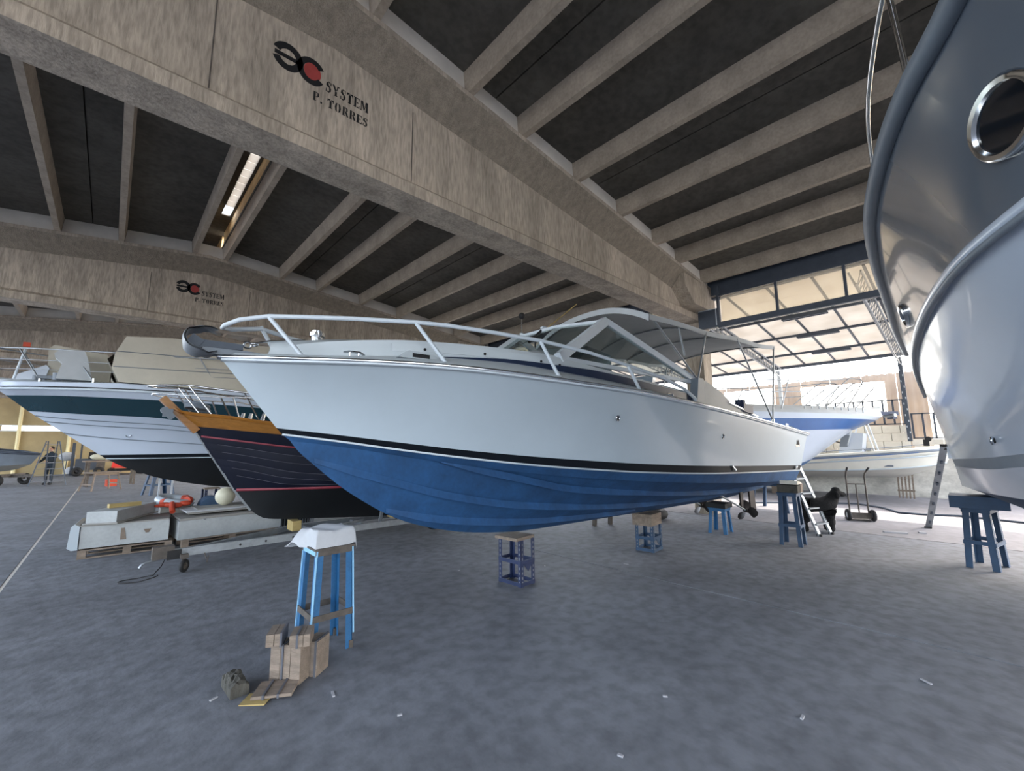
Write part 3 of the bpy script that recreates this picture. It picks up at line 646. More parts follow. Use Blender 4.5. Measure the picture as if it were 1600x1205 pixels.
# foredeck gear
wl = MB().cyl((-2.45, -.03, 2.73), (0, 0, 1), .055, .06, 16).cyl((-2.45, -.03, 2.775), (0, 0, 1), .075, .035, 16).cyl((-2.45, -.03, 2.80), (0, 0, 1), .05, .03, 16); wl.build('windlass', M['chrome'], hero, 40)
rl = MB()
for y in (-.055, .055): rl.prism([(-3.36, 2.485), (-3.34, 2.535), (-3.0, 2.535), (-2.8, 2.52), (-2.8, 2.49), (-3.1, 2.48)], (0, y-.006, 0), (1, 0, 0), (0, 0, 1), (0, .012, 0))
rl.build('bow_roller', M['rubber_grey'], hero); MB().cyl((-3.33, 0, 2.515), (0, 1, 0), .025, .10, 12).build('roller', M['rubber'], hero, 40)
sw = MB().torus((-3.02, -.02, 2.60), (.3, 1, .2), .028, .009, 12, 6).torus((-2.97, -.02, 2.61), (0, .2, 1), .028, .009, 12, 6).tube([(-2.97, -.02, 2.62), (-2.85, -.02, 2.66), (-2.55, -.02, 2.71)], .009, 6); sw.build('chain_link', M['chrome'], hero, 60, kind='stuff')
def cleat(s, n, z, L=.2):
    b2 = MB().tube([(s-L/2, n-.02, z+.05), (s-L*.25, n, z+.065), (s+L*.25, n, z+.065), (s+L/2, n+.02, z+.05)], [.008, .012, .012, .008], 6)
    for d in (-.04, .04): b2.tube([(s+d, n, z), (s+d, n, z+.062)], .011, 6)
    b2.box((s, n, z+.004), (L*.6, .05, .01)); b2.build('cleat', M['chrome'], hero, 50)
for sg in (-1, 1):
    cleat(-2.25, sg*.55, 2.475); cleat(1.55, sg*1.34, 2.27); cleat(5.5, sg*1.28, 1.97)
b = MB().prism([(-1.95, 2.49), (-1.85, 2.56), (-1.62, 2.56), (-1.5, 2.49)], (0, -.83, 0), (1, 0, 0), (0, 0, 1), (0, .09, 0)); b.build('vent_shell', M['deck'], hero)
MB().box((-1.73, -.832, 2.52), (.17, .012, .035)).build('vent_slot', M['rubber'], hero)
# hull fittings
for s, z in ((.37, 1.98), (2.66, 1.79)):
    nn = 1.36 if s < 1 else 1.40
    b = MB().torus((s, -(nn+.045), z), (0, 1, .15), .028, .009, 16, 6); o = b.build('outlet_ring', M['chrome'], hero, 60); MB().cyl((s, -(nn+.04), z), (0, 1, .15), .026, .012, 12).build('outlet_bore', M['rubber'], o)
sc_ = MB().box((5.61, -1.375, 1.70), (.20, .03, .16)); o = sc_.build('vent_plate', M['chrome'], hero)
for k in range(4): MB().box((5.56+.035*k, -1.393, 1.70), (.02, .01, .09)).build('vent_louvre', M['rubber'], o)
b = MB().bar((2.95, -1.405, 1.37), (3.05, -1.41, 1.30), .02, .02); b.build('transducer', M['chrome'], hero)
b = MB().bar((5.45, -1.36, 1.21), (5.52, -1.365, 1.27), .02, .015).bar((5.50, -1.36, 1.21), (5.57, -1.365, 1.27), .02, .015); b.build('trim_bracket', M['chrome'], hero)
# horn light and whip aerial on the windscreen head
b = MB().tube([(.84, .82, 3.45), (.85, .82, 3.75)], .014, 8); o = b.build('light_staff', M['chrome'], hero, 60); MB().sphere((.85, .82, 3.79), .055, 12, 8).build('lamp_head', M['rubber'], o, 60); MB().cyl((.84, .82, 3.47), (0, 0, 1), .035, .05, 10).build('staff_foot', M['white_paint'], o, 40)
b = MB().tube([(.80, .30, 3.42), (.95, .30, 3.50), (1.55, .25, 3.98)], [.016, .012, .008], 6); o = b.build('whip_aerial', M['pine'], hero, 60); MB().tube([(.55, .30, 3.20), (.80, .30, 3.42)], .02, 6).build('aerial_base', M['rubber'], o, 60); MB().box((.90, .30, 3.47), (.18, .06, .03)).build('aerial_clip', M['white_paint'], o)
# sun top
BW = [(1.50, 3.43, .30), (2.2, 3.45, .30), (2.97, 3.44, .26), (3.5, 3.46, .22), (4.03, 3.50, .17), (4.8, 3.50, .13), (5.60, 3.56, .12)]
def bowpt(s, v):   # v in -1..1
    a = np.array(BW); ze = float(pchip(a[:, 0], a[:, 1], np.array([s]))[0]); cr = float(pchip(a[:, 0], a[:, 2], np.array([s]))[0])
    return (s, 1.15*v, ze+cr*(1-abs(v)**2.4))
ss = np.linspace(1.46, 5.62, 30); vv = np.linspace(-1, 1, 21)
top_ = [[bowpt(s, v) for v in vv] for s in ss]; low = [[(p[0], p[1], p[2]-.012) for p in r] for r in top_]
b = MB(); b.grid(top_); b.grid(low, flip=True); b.grid([top_[0], low[0]], flip=True); b.grid([top_[-1], low[-1]])
b.grid([[r[0] for r in top_], [r[0] for r in low]]); b.grid([[r[-1] for r in top_], [r[-1] for r in low]], flip=True)
can = b.build('sun_top', M['bimini'], hero, 50)
for j, sg in ((0, -1), (-1, 1)):
    hem = MB(); A = [(r[j][0], r[j][1]+sg*.006, r[j][2]+.01) for r in top_]; B = [(x, y, z-.075) for x, y, z in A]; hem.grid([A, B]); hem.grid([[(x, y-sg*.012, z) for x, y, z in A], [(x, y-sg*.012, z) for x, y, z in B]], flip=True)
    hem.build('hem', M['canvas_grey'], can, 50)
hem = MB(); A = [(x-.01, y, z+.006) for x, y, z in top_[0]]; B = [(x-.02, y, z-.09) for x, y, z in A]; hem.grid([A, B]); hem.grid([[(x+.012, y, z) for x, y, z in A], [(x+.012, y, z) for x, y, z in B]], flip=True); hem.build('hem', M['canvas_grey'], can, 50)
for s in (1.55, 2.97, 4.03, 5.58):
    MB().tube([(s, bowpt(s, v)[1], bowpt(s, v)[2]-.03) for v in vv], .014, 6).build('hoop', M['galv'], hero, 60)
for sg in (-1, 1):
    for p, q in (((1.55, 1.14, 3.40), (2.60, 1.16, 2.64)), ((2.97, 1.15, 3.42), (2.60, 1.16, 2.62)), ((4.03, 1.15, 3.48), (5.08, 1.20, 2.12)), ((5.58, 1.15, 3.54), (5.10, 1.20, 2.10)), ((2.2, 1.14, 3.38), (2.30, 1.15, 2.97))):
        o = MB().tube([(p[0], sg*p[1], p[2]), (q[0], sg*q[1], q[2])], .014, 7).build('pole', M['galv'], hero, 60)
    MB().cyl((5.09, sg*1.20, 2.09), (0, 0, 1), .03, .06, 10).build('pole_foot', M['chrome'], hero, 50)
# aft gunwale gear
MB().bar((3.30, -1.27, 2.33), (4.3, -1.27, 2.14), .014, .014).build('side_rail', M['chrome'], hero)
b = MB().box((3.95, -1.15, 2.26), (.34, .26, .14), rot=Matrix.Rotation(.1, 3, 'Y')).cyl((3.95, -1.15, 2.36), (0, 0, 1), .08, .10, 12); b.build('deck_winch', M['stand_dark'], hero)
# running gear
for y in (-.45, .45):
    sh = MB().tube([(4.15, y, .86), (5.40, y, .40)], .018, 8); sh.build('propeller_shaft', M['galv'], hero, 60)
    p = MB(); C0 = Vector((5.44, y, .385)); ax = Vector((1.25, 0, -.46)).normalized(); p.cyl(C0, ax, .042, .13, 12, .03)
    u = ax.orthogonal().normalized(); v_ = ax.cross(u)
    for k in range(3):
        a = 2*PI*k/3+.4; d = u*math.cos(a)+v_*math.sin(a); t_ = ax.cross(d)
        rows_ = []
        for i in range(6):
            rr = .03+.185*i/5; wdt = .105*math.sin(PI*(i+.7)/6.2); tw = .9-.6*i/5
            rows_.append([C0+d*rr+(t_*math.cos(tw)+ax*math.sin(tw))*q*wdt for q in (-1, -.4, .4, 1)])
        p.grid(rows_); p.grid([[x+ax*.008 for x in r] for r in rows_], flip=True)
    p.build('propeller', M['bronze'], hero, 50)
    b = MB().prism([(5.20, .95), (5.36, .92), (5.30, .47), (5.22, .47)], (0, y-.015, 0), (1, 0, 0), (0, 0, 1), (0, .03, 0)); b.build('shaft_bracket', M['bronze'], hero)
    b = MB().prism([(5.60, .88), (5.80, .90), (5.86, .32), (5.62, .28)], (0, y-.015, 0), (1, 0, 0), (0, 0, 1), (0, .03, 0)); b.build('rudder', M['bronze'], hero)

# anchor on the bow roller (a thing of its own)
anc = thing('anchor', 'grey steel claw anchor hanging on the bow roller of the white motorboat', 'anchor', (3.83, 4.07, 0), math.radians(-5))
b = MB()
def claw(v):      # cross-section across the boat at v in -1..1
    out = []
    for k in range(13):
        a = math.radians(52+k*(262-52)/12); R = .125*(1-.10*v*v); t = k/12
        out.append((-3.36+R*math.cos(a)*1.0+.05*abs(v)*(t < .35), v*(.09+.06*t), 2.605+R*math.sin(a)*.95-.04*(1-abs(v))*(t > .7)))
    out += [(-3.30, v*.13, 2.47), (-3.24, v*.09, 2.50)]
    return out
rws = [claw(v) for v in np.linspace(-1, 1, 11)]
b.grid(rws); b.grid([[(x+.012*(x < -3.36), y, z+.012*(z < 2.6)-.012*(z > 2.65)) for x, y, z in r] for r in rws], flip=True)
b.build('claw', M['galv'], anc, 40)
b = MB().bar((-3.43, 0, 2.57), (-3.05, 0, 2.575), .035, .075, (0, 0, 1), .03, .05).bar((-3.44, 0, 2.60), (-3.36, 0, 2.55), .05, .11); b.build('shank', M['steel'], anc)

# ================================================================== BIG DARK-GREY AND WHITE YACHT AT THE RIGHT (frame: x aft, +y = side seen)
yg = thing('yacht', 'large yacht with dark grey upper hull and oval portholes, looming at the right edge', 'boat', (0, -1.1, 0))
SH = [(.72, 0, 3.62), (.9, .28, 3.60), (1.2, .52, 3.55), (1.8, .81, 3.43), (2.26, .95, 3.41), (2.69, 1.12, 3.40), (3.15, 1.25, 3.40), (4.24, 1.45, 3.38), (5.06, 1.515, 3.35), (6.4, 1.57, 3.30), (8.15, 1.64, 3.23), (9.5, 1.66, 3.14)]
KN = [(1.45, 0, 2.72), (1.9, .50, 2.66), (2.6, .86, 2.6), (3.05, 1.01, 2.6), (3.47, 1.1, 2.6), (4.17, 1.21, 2.6), (5.17, 1.32, 2.6), (6.0, 1.39, 2.58), (6.9, 1.44, 2.53), (9.3, 1.5, 2.41)]
ST = [(2.2, 0, 1.75), (3.2, .5, 1.68), (4.52, .86, 1.61), (5.08, 1.0, 1.57), (7.0, 1.22, 1.50), (9.25, 1.32, 1.43)]
SB = [(2.35, 0, 1.66), (3.3, .48, 1.58), (4.55, .87, 1.52), (5.21, 1.01, 1.47), (7.0, 1.21, 1.41), (9.22, 1.30, 1.34)]
BD = [(2.8, 0, 1.42), (3.4, .22, 1.36), (4.5, .62, 1.27), (5.5, .85, 1.22), (6.63, 1.05, 1.17), (9.16, 1.26, 1.05)]
KL = [(2.8, 0, 1.40), (3.3, 0, 1.05), (4.2, 0, .82), (6, 0, .72), (9.1, 0, .72)]
rSH, rKN, rST, rSB, rBD, rKL = [row(t, 56, 1.35) for t in (SH, KN, ST, SB, BD, KL)]
def vrows(lo, hi, fl, sc_, vs=(0, .15, .3, .5, .7, .85, 1.0)):
    out = []
    for v in vs:
        r = lo*(1-v)+hi*v; d = fl*4*v*(1-v)*np.exp(-np.maximum(r[:, 0]-r[0, 0], 0)/sc_)*np.minimum(1, (r[:, 0]-r[0, 0])/.5); r = r.copy(); r[:, 1] = np.maximum(r[:, 1]-d, 0); out.append(r)
    return out
uh = band(vrows(rKN, rSH, .07, 3), 'upper_hull', M['grey_hull'], yg, 40, stern=True)
from mathutils.bvhtree import BVHTree
uh_bvh = BVHTree.FromPolygons([v.co.copy() for v in uh.data.vertices], [tuple(p.vertices) for p in uh.data.polygons])
band(vrows(rST, rKN, .06, 3), 'lower_hull', M['gel2'], yg, 40, stern=True)
band([rSB, rST], 'boot_stripe', M['rubber_grey'], yg, 40, stern=True)
band([rBD, rSB], 'waterline_band', M['gel2'], yg, 40, stern=True)
band(lerp_rows(rKL, rBD, 6, .05), 'bottom', M['stand_teal'], yg, 40, stern=True)
def railtube(tab, r_, out, name, m, dz=0.0, p=1.3, n=70):
    b = MB()
    for sg in (-1, 1): b.tube([(s, sg*(nn+out), z+dz) for s, nn, z in row(tab, n, p)], r_, 10)
    return b.build(name, m, yg, 60)
railtube(SH, .048, .01, 'rubbing_rail', M['rubber_grey'])
railtube(KN, .034, .012, 'knuckle_rail', M['gel2'], .012); railtube(KN, .018, .022, 'knuckle_strip', M['rubber_grey'], -.022)
dk = rSH.copy(); dk[:, 2] += .02; d2 = dk.copy(); d2[:, 1] *= .5; d2[:, 2] += .06; d3 = dk.copy(); d3[:, 1] = 0; d3[:, 2] += .08
band([dk, d2, d3], 'deck', M['deck'], yg)
def oval(c, rx, rz, n_dir, u_dir, name):
    c = Vector(c); u = Vector(u_dir).normalized(); nd = Vector(n_dir).normalized(); v = nd.cross(u).normalized(); k = 28
    def rg(sx, sz, o): return [c+u*math.cos(2*PI*i/k)*sx+v*math.sin(2*PI*i/k)*sz+nd*o for i in range(k)]
    b = MB(); b.grid([rg(rx, rz, -.01), rg(rx, rz, .02), rg(rx*.93, rz*.93, .030), rg(rx*.84, rz*.80, .026), rg(rx*.80, rz*.76, .008)], closed=True)
    o = b.build(name, M['chrome'], yg, 50)
    b = MB(); q = rg(rx*.82, rz*.78, .012); b.add(q, [tuple(range(k))]); b.build('porthole_glass', M['darkglass'], o)
def upper(s, v):
    n1, z1 = at(KN, s); n2, z2 = at(SH, s); return Vector((s, n1+(n2-n1)*v, z1+(z2-z1)*v))
for s, v, rx, rz in ((2.45, .44, .20, .15), (5.34, .36, .215, .105)):
    c = upper(s, v); du = upper(s+.1, v)-upper(s-.1, v); dv = upper(s, v+.1)-upper(s, v-.1); nd = du.cross(dv); nd = nd if nd.y > 0 else -nd
    hit = uh_bvh.ray_cast(c+nd.normalized()*.4, -nd.normalized()); c, nd = hit[0], (hit[1] if hit[1].dot(nd) > 0 else -hit[1])
    oval(c, rx, rz, nd, du, 'porthole')
b = MB().torus((4.80, .99, 1.70), (.3, 1, 0), .022, .010, 16, 6); o = b.build('drain_fitting', M['chrome'], yg, 60); MB().cyl((4.80, .985, 1.70), (.3, 1, 0), .02, .014, 12).build('drain_bore', M['rubber'], o)
for s, lean in ((3.0, 0), (2.32, .1)):
    n, z = at(SH, s); t = MB().tube([(s, n-.10, z), (s, n-.09, z+.25), (s-lean, n-.06, z+.85)], .016, 8); t.build('stanchion', M['chrome'], yg, 60)
    MB().tube([(s+.09, n-.03, z), (s+.01, n-.09, z+.28)], .013, 8).build('stanchion_brace', M['chrome'], yg, 60)
b = MB()
for sg in (-1, 1): b.tube([(s-.05, sg*max(n-.06, 0), z+.85) for s, n, z in row(SH, 40, 1.4)], .016, 8)
b.build('guard_rail', M['chrome'], yg, 60)
b = MB().prism([(1.2, 3.55), (2.6, 3.75), (4.2, 4.25), (8.5, 4.35), (9.0, 3.3), (1.5, 3.4)], (0, -.95, 0), (1, 0, 0), (0, 0, 1), (0, 1.9, 0)); b.build('superstructure', M['gel2'], yg, 30)
MB().prism([(9.2, 1.62), (9.95, 1.60), (9.98, 1.50), (9.2, 1.44)], (0, -1.36, 0), (1, 0, 0), (0, 0, 1), (0, 2.72, 0)).build('swim_platform', M['gel2'], yg)

# ================================================================== WHITE AND GREEN YACHT BEHIND LEFT (frame: x aft, -y = side seen)
gy = thing('yacht', 'white yacht with dark green stripe and beige canvas covers, behind at the left', 'boat', (0, 12.5, 0))
GK = [(-.03, 0, 1.485), (.24, 0, 1.31), (.5, 0, 1.19), (.79, 0, 1.06), (1.12, 0, .96), (1.57, 0, .85), (2.12, 0, .75), (4, 0, .63), (10, 0, .6)]
GBB = [(-.03, 0, 1.48), (.55, .2, 1.475), (1.75, .6, 1.475), (4, 1.3, 1.475), (10, 1.5, 1.475)]
GBT = [(-.13, 0, 1.56), (.52, .24, 1.56), (1.65, .62, 1.56), (4, 1.34, 1.56), (10, 1.52, 1.56)]
GGB = [(-1.22, 0, 2.43), (-.34, .48, 2.37), (.62, .95, 2.32), (1.07, 1.12, 2.26), (2.38, 1.51, 2.14), (4, 1.72, 2.05), (10, 1.74, 1.95)]
GGT = [(-1.53, 0, 2.72), (-.73, .60, 2.71), (.19, 1.04, 2.68), (.78, 1.26, 2.66), (2.32, 1.65, 2.57), (4, 1.82, 2.48), (10, 1.80, 2.3)]
GRB = [(-1.68, 0, 2.85), (-1.59, .17, 2.83), (-.73, .77, 2.83), (.17, 1.18, 2.82), (.92, 1.43, 2.80), (2.29, 1.74, 2.76), (4, 1.87, 2.70), (10, 1.83, 2.5)]
GDK = [(-1.75, 0, 2.98), (-1.61, .15, 2.96), (-.74, .74, 2.96), (.04, 1.11, 2.97), (.95, 1.42, 2.93), (1.95, 1.66, 2.90), (4, 1.82, 2.83), (10, 1.78, 2.62)]
gk, gbb, gbt, ggb, ggt, grb, gdk = [row(t, 46, 1.5) for t in (GK, GBB, GBT, GGB, GGT, GRB, GDK)]
band(lerp_rows(gk, gbb, 7, -.03), 'bottom', M['black_hull'], gy, 40, stern=True)
band([gbb, gbt], 'boot_stripe', M['boot'], gy, 40, stern=True)
band(side_rows(gbt, ggb, .10, 3, -1), 'topsides', M['gel2'], gy, 40, stern=True)
band([ggb, ggt], 'green_stripe', M['green'], gy, 40, stern=True)
band([ggt, grb], 'upper_side', M['gel2'], gy, 40, stern=True)
band([grb, gdk], 'bulwark', M['gel2'], gy, 40, stern=True)
def gstrip(tab, r_, out, name, m, dz=0.0, s1=None, n=50):
    b = MB()
    for sg in (-1, 1): b.tube([(s, sg*(nn+out), z+dz) for s, nn, z in row(tab, n, 1.4, s1)], r_, 6)
    return b.build(name, m, gy, 60)
gstrip(GRB, .022, .012, 'rub_rail', M['gel'], .0); gstrip(GRB, .010, .02, 'rub_rail_insert', M['rubber'], .035)
gstrip([(-.03, .0, 1.48)]+GBB[1:], .012, .004, 'pinstripe', M['gel'], .0)
def side_at(lo, hi, s, v):
    n1, z1 = at(lo, max(s, lo[0][0])); n2, z2 = at(hi, s); return n1+(n2-n1)*v, z1+(z2-z1)*v
for v0, v1, s0 in ((.90, .74, 0), (.78, .60, 0), (.52, .10, 0)):
    b = MB(); rr = side_rows(gbt, ggb, .10, 3, -1)
    for sg in (-1, 1):
        pts = []
        for k in range(46):
            v = v0+(v1-v0)*min(1, k/26); f = v*8; vs = (0, .12, .25, .4, .55, .7, .82, .92, 1.0); j = max(i for i in range(8) if vs[i] <= v); u_ = (v-vs[j])/(vs[j+1]-vs[j])
            p_ = rr[j][k]*(1-u_)+rr[j+1][k]*u_; pts.append((p_[0], sg*(p_[1]+.004), p_[2]))
        b.tube(pts, .011, 5)
    b.build('spray_rail', M['rubber_grey'], gy, 60)
d2 = gdk.copy(); d2[:, 1] *= .55; d2[:, 2] += .07; d3 = gdk.copy(); d3[:, 1] = 0; d3[:, 2] += .09
band([gdk, d2, d3], 'deck', M['deck'], gy, 40)
b = MB().torus((.28, -.36, 1.98), (-.5, -.8, .3), .05, .012, 14, 6); b.build('hull_outlet', M['chrome'], gy, 50)
MB().prism([(-1.9, 2.86), (-1.9, 2.98), (-1.2, 3.03), (-1.2, 2.95)], (0, -.16, 0), (1, 0, 0), (0, 0, 1), (0, .32, 0)).build('bow_platform', M['gel2'], gy)
# big beige cover over windscreen and saloon
b = MB()
def cov(s, hw, z): return [(s, -hw, z), (s, -hw*.6, z+.05), (s, 0, z+.07), (s, hw*.6, z+.05), (s, hw, z)]
b.grid([cov(.02, 1.28, 2.98), cov(-.10, 1.25, 3.25), cov(-.18, 1.2, 3.42), cov(-.08, 1.16, 3.55), cov(.0, 1.14, 3.62), cov(.05, 1.12, 3.82), cov(.06, 1.10, 3.93), cov(1.6, 1.15, 4.06), cov(6.0, 1.3, 4.15), cov(6.4, 1.35, 3.0)])
b.grid([[(.02, -1.28, 2.98), (.7, -1.46, 2.94), (2.2, -1.62, 2.92), (6.4, -1.60, 2.9)], [(-.10, -1.25, 3.25), (.7, -1.42, 3.26), (2.2, -1.55, 3.3), (6.4, -1.55, 3.3)], [(-.08, -1.16, 3.55), (.7, -1.30, 3.58), (2.2, -1.40, 3.62), (6.4, -1.45, 3.6)], [(.06, -1.10, 3.93), (.7, -1.14, 3.99), (2.2, -1.18, 4.08), (6.0, -1.3, 4.15)]])
b.grid([[(.02, 1.28, 2.98), (2.2, 1.62, 2.92), (6.4, 1.60, 2.9)], [(-.08, 1.16, 3.55), (2.2, 1.40, 3.62), (6.4, 1.45, 3.6)], [(.06, 1.10, 3.93), (2.2, 1.18, 4.08), (6.0, 1.3, 4.15)]], flip=True)
o = b.build('cabin_cover', M['canvas'], gy, 50)
for z_, dz in ((3.28, .0), (3.60, .02)):
    MB().tube([(-.10+.02, -1.255+(z_-3.25)*.28, z_), (.7, -1.425+(z_-3.26)*.38, z_), (2.2, -1.56+(z_-3.3)*.47, z_+.03), (5.0, -1.56+(z_-3.3)*.4, z_+.03)], .008, 5).build('cover_seam', M['rubber_grey'], o)
# covered foredeck lockers and seats
b = MB().prism([(-1.02, 3.0), (-1.05, 3.68), (-.98, 3.76), (-.2, 3.66), (-.10, 3.52), (-.12, 3.05)], (0, -.15, 0), (1, 0, 0), (0, 0, 1), (0, 1.0, 0)); b.build('seat_cover', M['canvas'], gy, 30)
b = MB().prism([(-.86, 3.02), (-.82, 3.22), (-.80, 3.32), (-.90, 3.42), (-.92, 3.50), (-.86, 3.56), (-.52, 3.60), (-.46, 3.45), (-.36, 3.02)], (0, -.78, 0), (1, 0, 0), (0, 0, 1), (0, .3, 0)); b.build('locker_cover', M['canvas_grey'], gy, 30)
b = MB().prism([(-1.42, 3.02), (-1.40, 3.12), (-1.05, 3.34), (-1.0, 3.28), (-1.05, 3.02)], (0, -.2, 0), (1, 0, 0), (0, 0, 1), (0, .6, 0)); b.build('hatch_cover', M['gel2'], gy, 30)
b = MB().cyl((-.86, -.55, 3.08), (0, 0, 1), .06, .14, 12).box((-1.02, -.5, 3.06), (.2, .1, .06)).cyl((-1.15, -.3, 3.06), (0, 0, 1), .05, .1, 10); b.build('anchor_windlass', M['rubber_grey'], gy, 40)
# rails
GR = [(-1.75, .02, 3.62), (-1.3, .33, 3.615), (-.6, .72, 3.60), (-.2, .93, 3.595), (.6, 1.23, 3.58), (1.89, 1.57, 3.60), (4, 1.74, 3.55), (6, 1.74, 3.5)]
for dz, r_ in ((0, .014), (-.22, .007), (-.40, .006)):
    b = MB()
    for sg in (-1, 1): b.tube([(s, sg*n, z+dz) for s, n, z in row(GR, 30, 1.2)], r_, 6)
    b.build('guard_rail', M['galv'], gy, 60)
for s, l in ((-1.42, .36), (-.70, .38), (.06, .38), (1.25, .38), (2.8, .38)):
    n, z = at(GR, s); n2, z2 = at(GDK, s+l)
    for sg in (-1, 1):
        o = MB().tube([(s, sg*n, z), (s+l, sg*(n2-.08), z2)], .013, 6).build('stanchion', M['galv'], gy, 60); MB().cyl((s+l-.02, sg*(n2-.08), z2+.04), (0, 0, 1), .022, .10, 8).build('socket', M['chrome'], o, 50)
o = MB().tube([(-1.46, -.10, 3.0), (-1.36, -.10, 3.62)], .02, 8).build('light_mast', M['white_paint'], gy, 60); MB().box((-1.35, -.10, 3.72), (.10, .02, .09)).build('orange_flag', M['orange'], o)

# ================================================================== DARK BLUE WOODEN BOAT (frame: x aft, -y = side seen)
wb = thing('wooden_boat', 'dark blue planked wooden boat with varnished bulwark, on the trailer between two yachts', 'boat', (0, 8.3, 0))
WT = [(.62, 0, 2.36), (.78, .18, 2.25), (1.25, .48, 2.19), (1.74, .71, 2.11), (2.6, .98, 2.02), (3.6, 1.10, 1.97), (6.5, 1.0, 1.98)]
WB = [(.92, 0, 2.03), (1.39, .35, 1.97), (1.98, .65, 1.90), (3.0, .97, 1.82), (4.0, 1.07, 1.79), (6.45, .98, 1.80)]
W1 = [(1.0, 0, 1.88), (1.56, .35, 1.79), (2.21, .65, 1.69), (3.2, .95, 1.60), (6.42, .96, 1.58)]
W2 = [(1.06, 0, 1.78), (1.5, .27, 1.70), (2.29, .65, 1.55), (3.3, .93, 1.46), (6.4, .94, 1.42)]
W3 = [(1.13, 0, 1.66), (1.55, .26, 1.58), (2.32, .64, 1.42), (3.3, .90, 1.34), (6.38, .92, 1.30)]
W4 = [(1.21, 0, 1.54), (1.62, .25, 1.45), (2.37, .62, 1.27), (3.3, .87, 1.20), (6.36, .90, 1.19)]
W5 = [(1.29, 0, 1.41), (1.66, .23, 1.33), (2.2, .52, 1.19), (3.2, .82, 1.11), (6.34, .87, 1.10)]
W6 = [(1.37, 0, 1.29), (1.7, .20, 1.21), (2.22, .49, 1.09), (3.2, .78, 1.05), (6.32, .85, 1.045)]
W7 = [(1.54, 0, 1.01), (2.24, .42, 1.01), (2.99, .72, 1.0), (6.3, .82, 1.0)]
WK = [(1.55, 0, 1.0), (1.79, .005, .68), (1.9, .01, .58), (2.01, .02, .51), (2.24, .03, .47), (2.99, .04, .40), (4.26, .04, .30), (6.3, .04, .24)]
def wrow(t, q=0.0):
    r = row(t, 44, 1.4); r[:, 1] = np.where(r[:, 1] > .01, r[:, 1]+q, r[:, 1]); return r
seq = [WB, W1, W2, W3, W4, W5, W6, W7]
for hi, lo in zip(seq[:-1], seq[1:]):
    a, c = wrow(lo, .016), wrow(hi, .002); m_ = (a+c)/2; m_[:, 1] += .004; e_ = wrow(lo, -.01)
    band([e_, a, m_, c], 'plank', M['wood_hull'], wb, 30)
for t in (W2, W3, W4, W5, W6):
    b = MB()
    for sg in (-1, 1): b.tube([(s, sg*(n+.014), z-.004) for s, n, z in row(t, 40, 1.3)[3:]], .0032, 5)
    b.build('seam', M['gold'], wb)
for t, r_ in ((W1, .017), (W7, .024)):
    b = MB()
    for sg in (-1, 1): b.tube([(s, sg*(n+.010), z) for s, n, z in row(t, 40, 1.3)[1:]], r_, 6)
    b.build('red_line', M['redline'], wb, 60)
wk, w7 = wrow(WK), wrow(W7, .0); bt = []
for i in range(8):
    v = i/7; r = wk*(1-v)+w7*v; r = r.copy(); r[:, 1] = wk[:, 1]+(w7[:, 1]-wk[:, 1])*v**1.25; bt.append(r)
band(bt, 'bottom', M['black_hull'], wb, 40, stern=True)
band([wrow(WB, .012), wrow(WT, .012)], 'bulwark', M['varnish'], wb, 40, stern=True)
dk = wrow(WT); dk[:, 2] -= .05; d3 = dk.copy(); d3[:, 1] = 0; d3[:, 2] += .04; band([dk, d3], 'deck', M['varnish'], wb)
b = MB(); b.bar((.52, 0, 2.45), (.98, 0, 1.95), .10, .13, (0, 1, 0)); b.build('stem_head', M['varnish'], wb)
b = MB(); b.bar((.98, 0, 1.93), (1.55, 0, 1.0), .03, .03, (0, 1, 0)).bar((1.55, 0, 1.0), (1.80, 0, .66), .03, .03, (0, 1, 0)); b.build('stem_band', M['galv'], wb)
for pts, nm, r_ in (([(.34, 0, 2.61), (.47, -.2, 2.62), (.78, -.26, 2.64), (1.5, -.42, 2.57), (2.3, -.7, 2.52), (4, -.95, 2.48)], 'pulpit_rail', .014), ([(.40, -.08, 2.50), (.48, -.2, 2.49), (1.2, -.40, 2.47), (1.62, -.55, 2.49), (2.3, -.75, 2.38), (4, -.95, 2.25)], 'pulpit_rail', .010)):
    b = MB(); b.tube(pts, r_, 7); b.tube([(x, -y, z) for x, y, z in pts], r_, 7); b.build(nm, M['chrome'], wb, 60)
for p, q in (((.68, -.25, 2.59), (.95, -.30, 2.22)), ((.80, -.26, 2.64), (1.12, -.38, 2.18)), ((1.20, -.38, 2.47), (1.35, -.50, 2.13)), ((1.50, -.42, 2.57), (1.70, -.66, 2.10))):
    for sg in (1, -1): MB().tube([(p[0], p[1]*sg, p[2]), (q[0], q[1]*sg, q[2])], .012, 6).build('stanchion', M['chrome'], wb, 60)
b = MB().cyl((.56, -.06, 2.26), (0, 1, 0), .05, .10, 12).cyl((.64, -.07, 2.17), (0, 1, 0), .045, .10, 10).box((.60, -.08, 2.22), (.12, .05, .12)); b.build('bow_fitting', M['rubber_grey'], wb, 40)
for x, y in ((1.50, -.45), (1.62, -.40), (1.78, -.50)): MB().cyl((x, y, 2.17), (.2, 0, 1), .035, .13, 10, .025).build('deck_fitting', M['chrome'], wb, 50)
tag(MB().torus((.95, 8.24, 2.36), (.2, .1, 1), .16, .02, 20, 6).torus((.95, 8.24, 2.33), (.2, .1, 1), .15, .02, 20, 6).torus((.96, 8.24, 2.30), (.2, .1, 1), .16, .02, 20, 6).build('rope_coil', M['rubber_grey'], None, 60), 'grey coil of wire rope on the bow of the wooden boat', 'rope')
MB().sphere((2.55, -.60, 1.23), .022, 8, 6).build('hull_bolt', M['galv'], wb, 60)

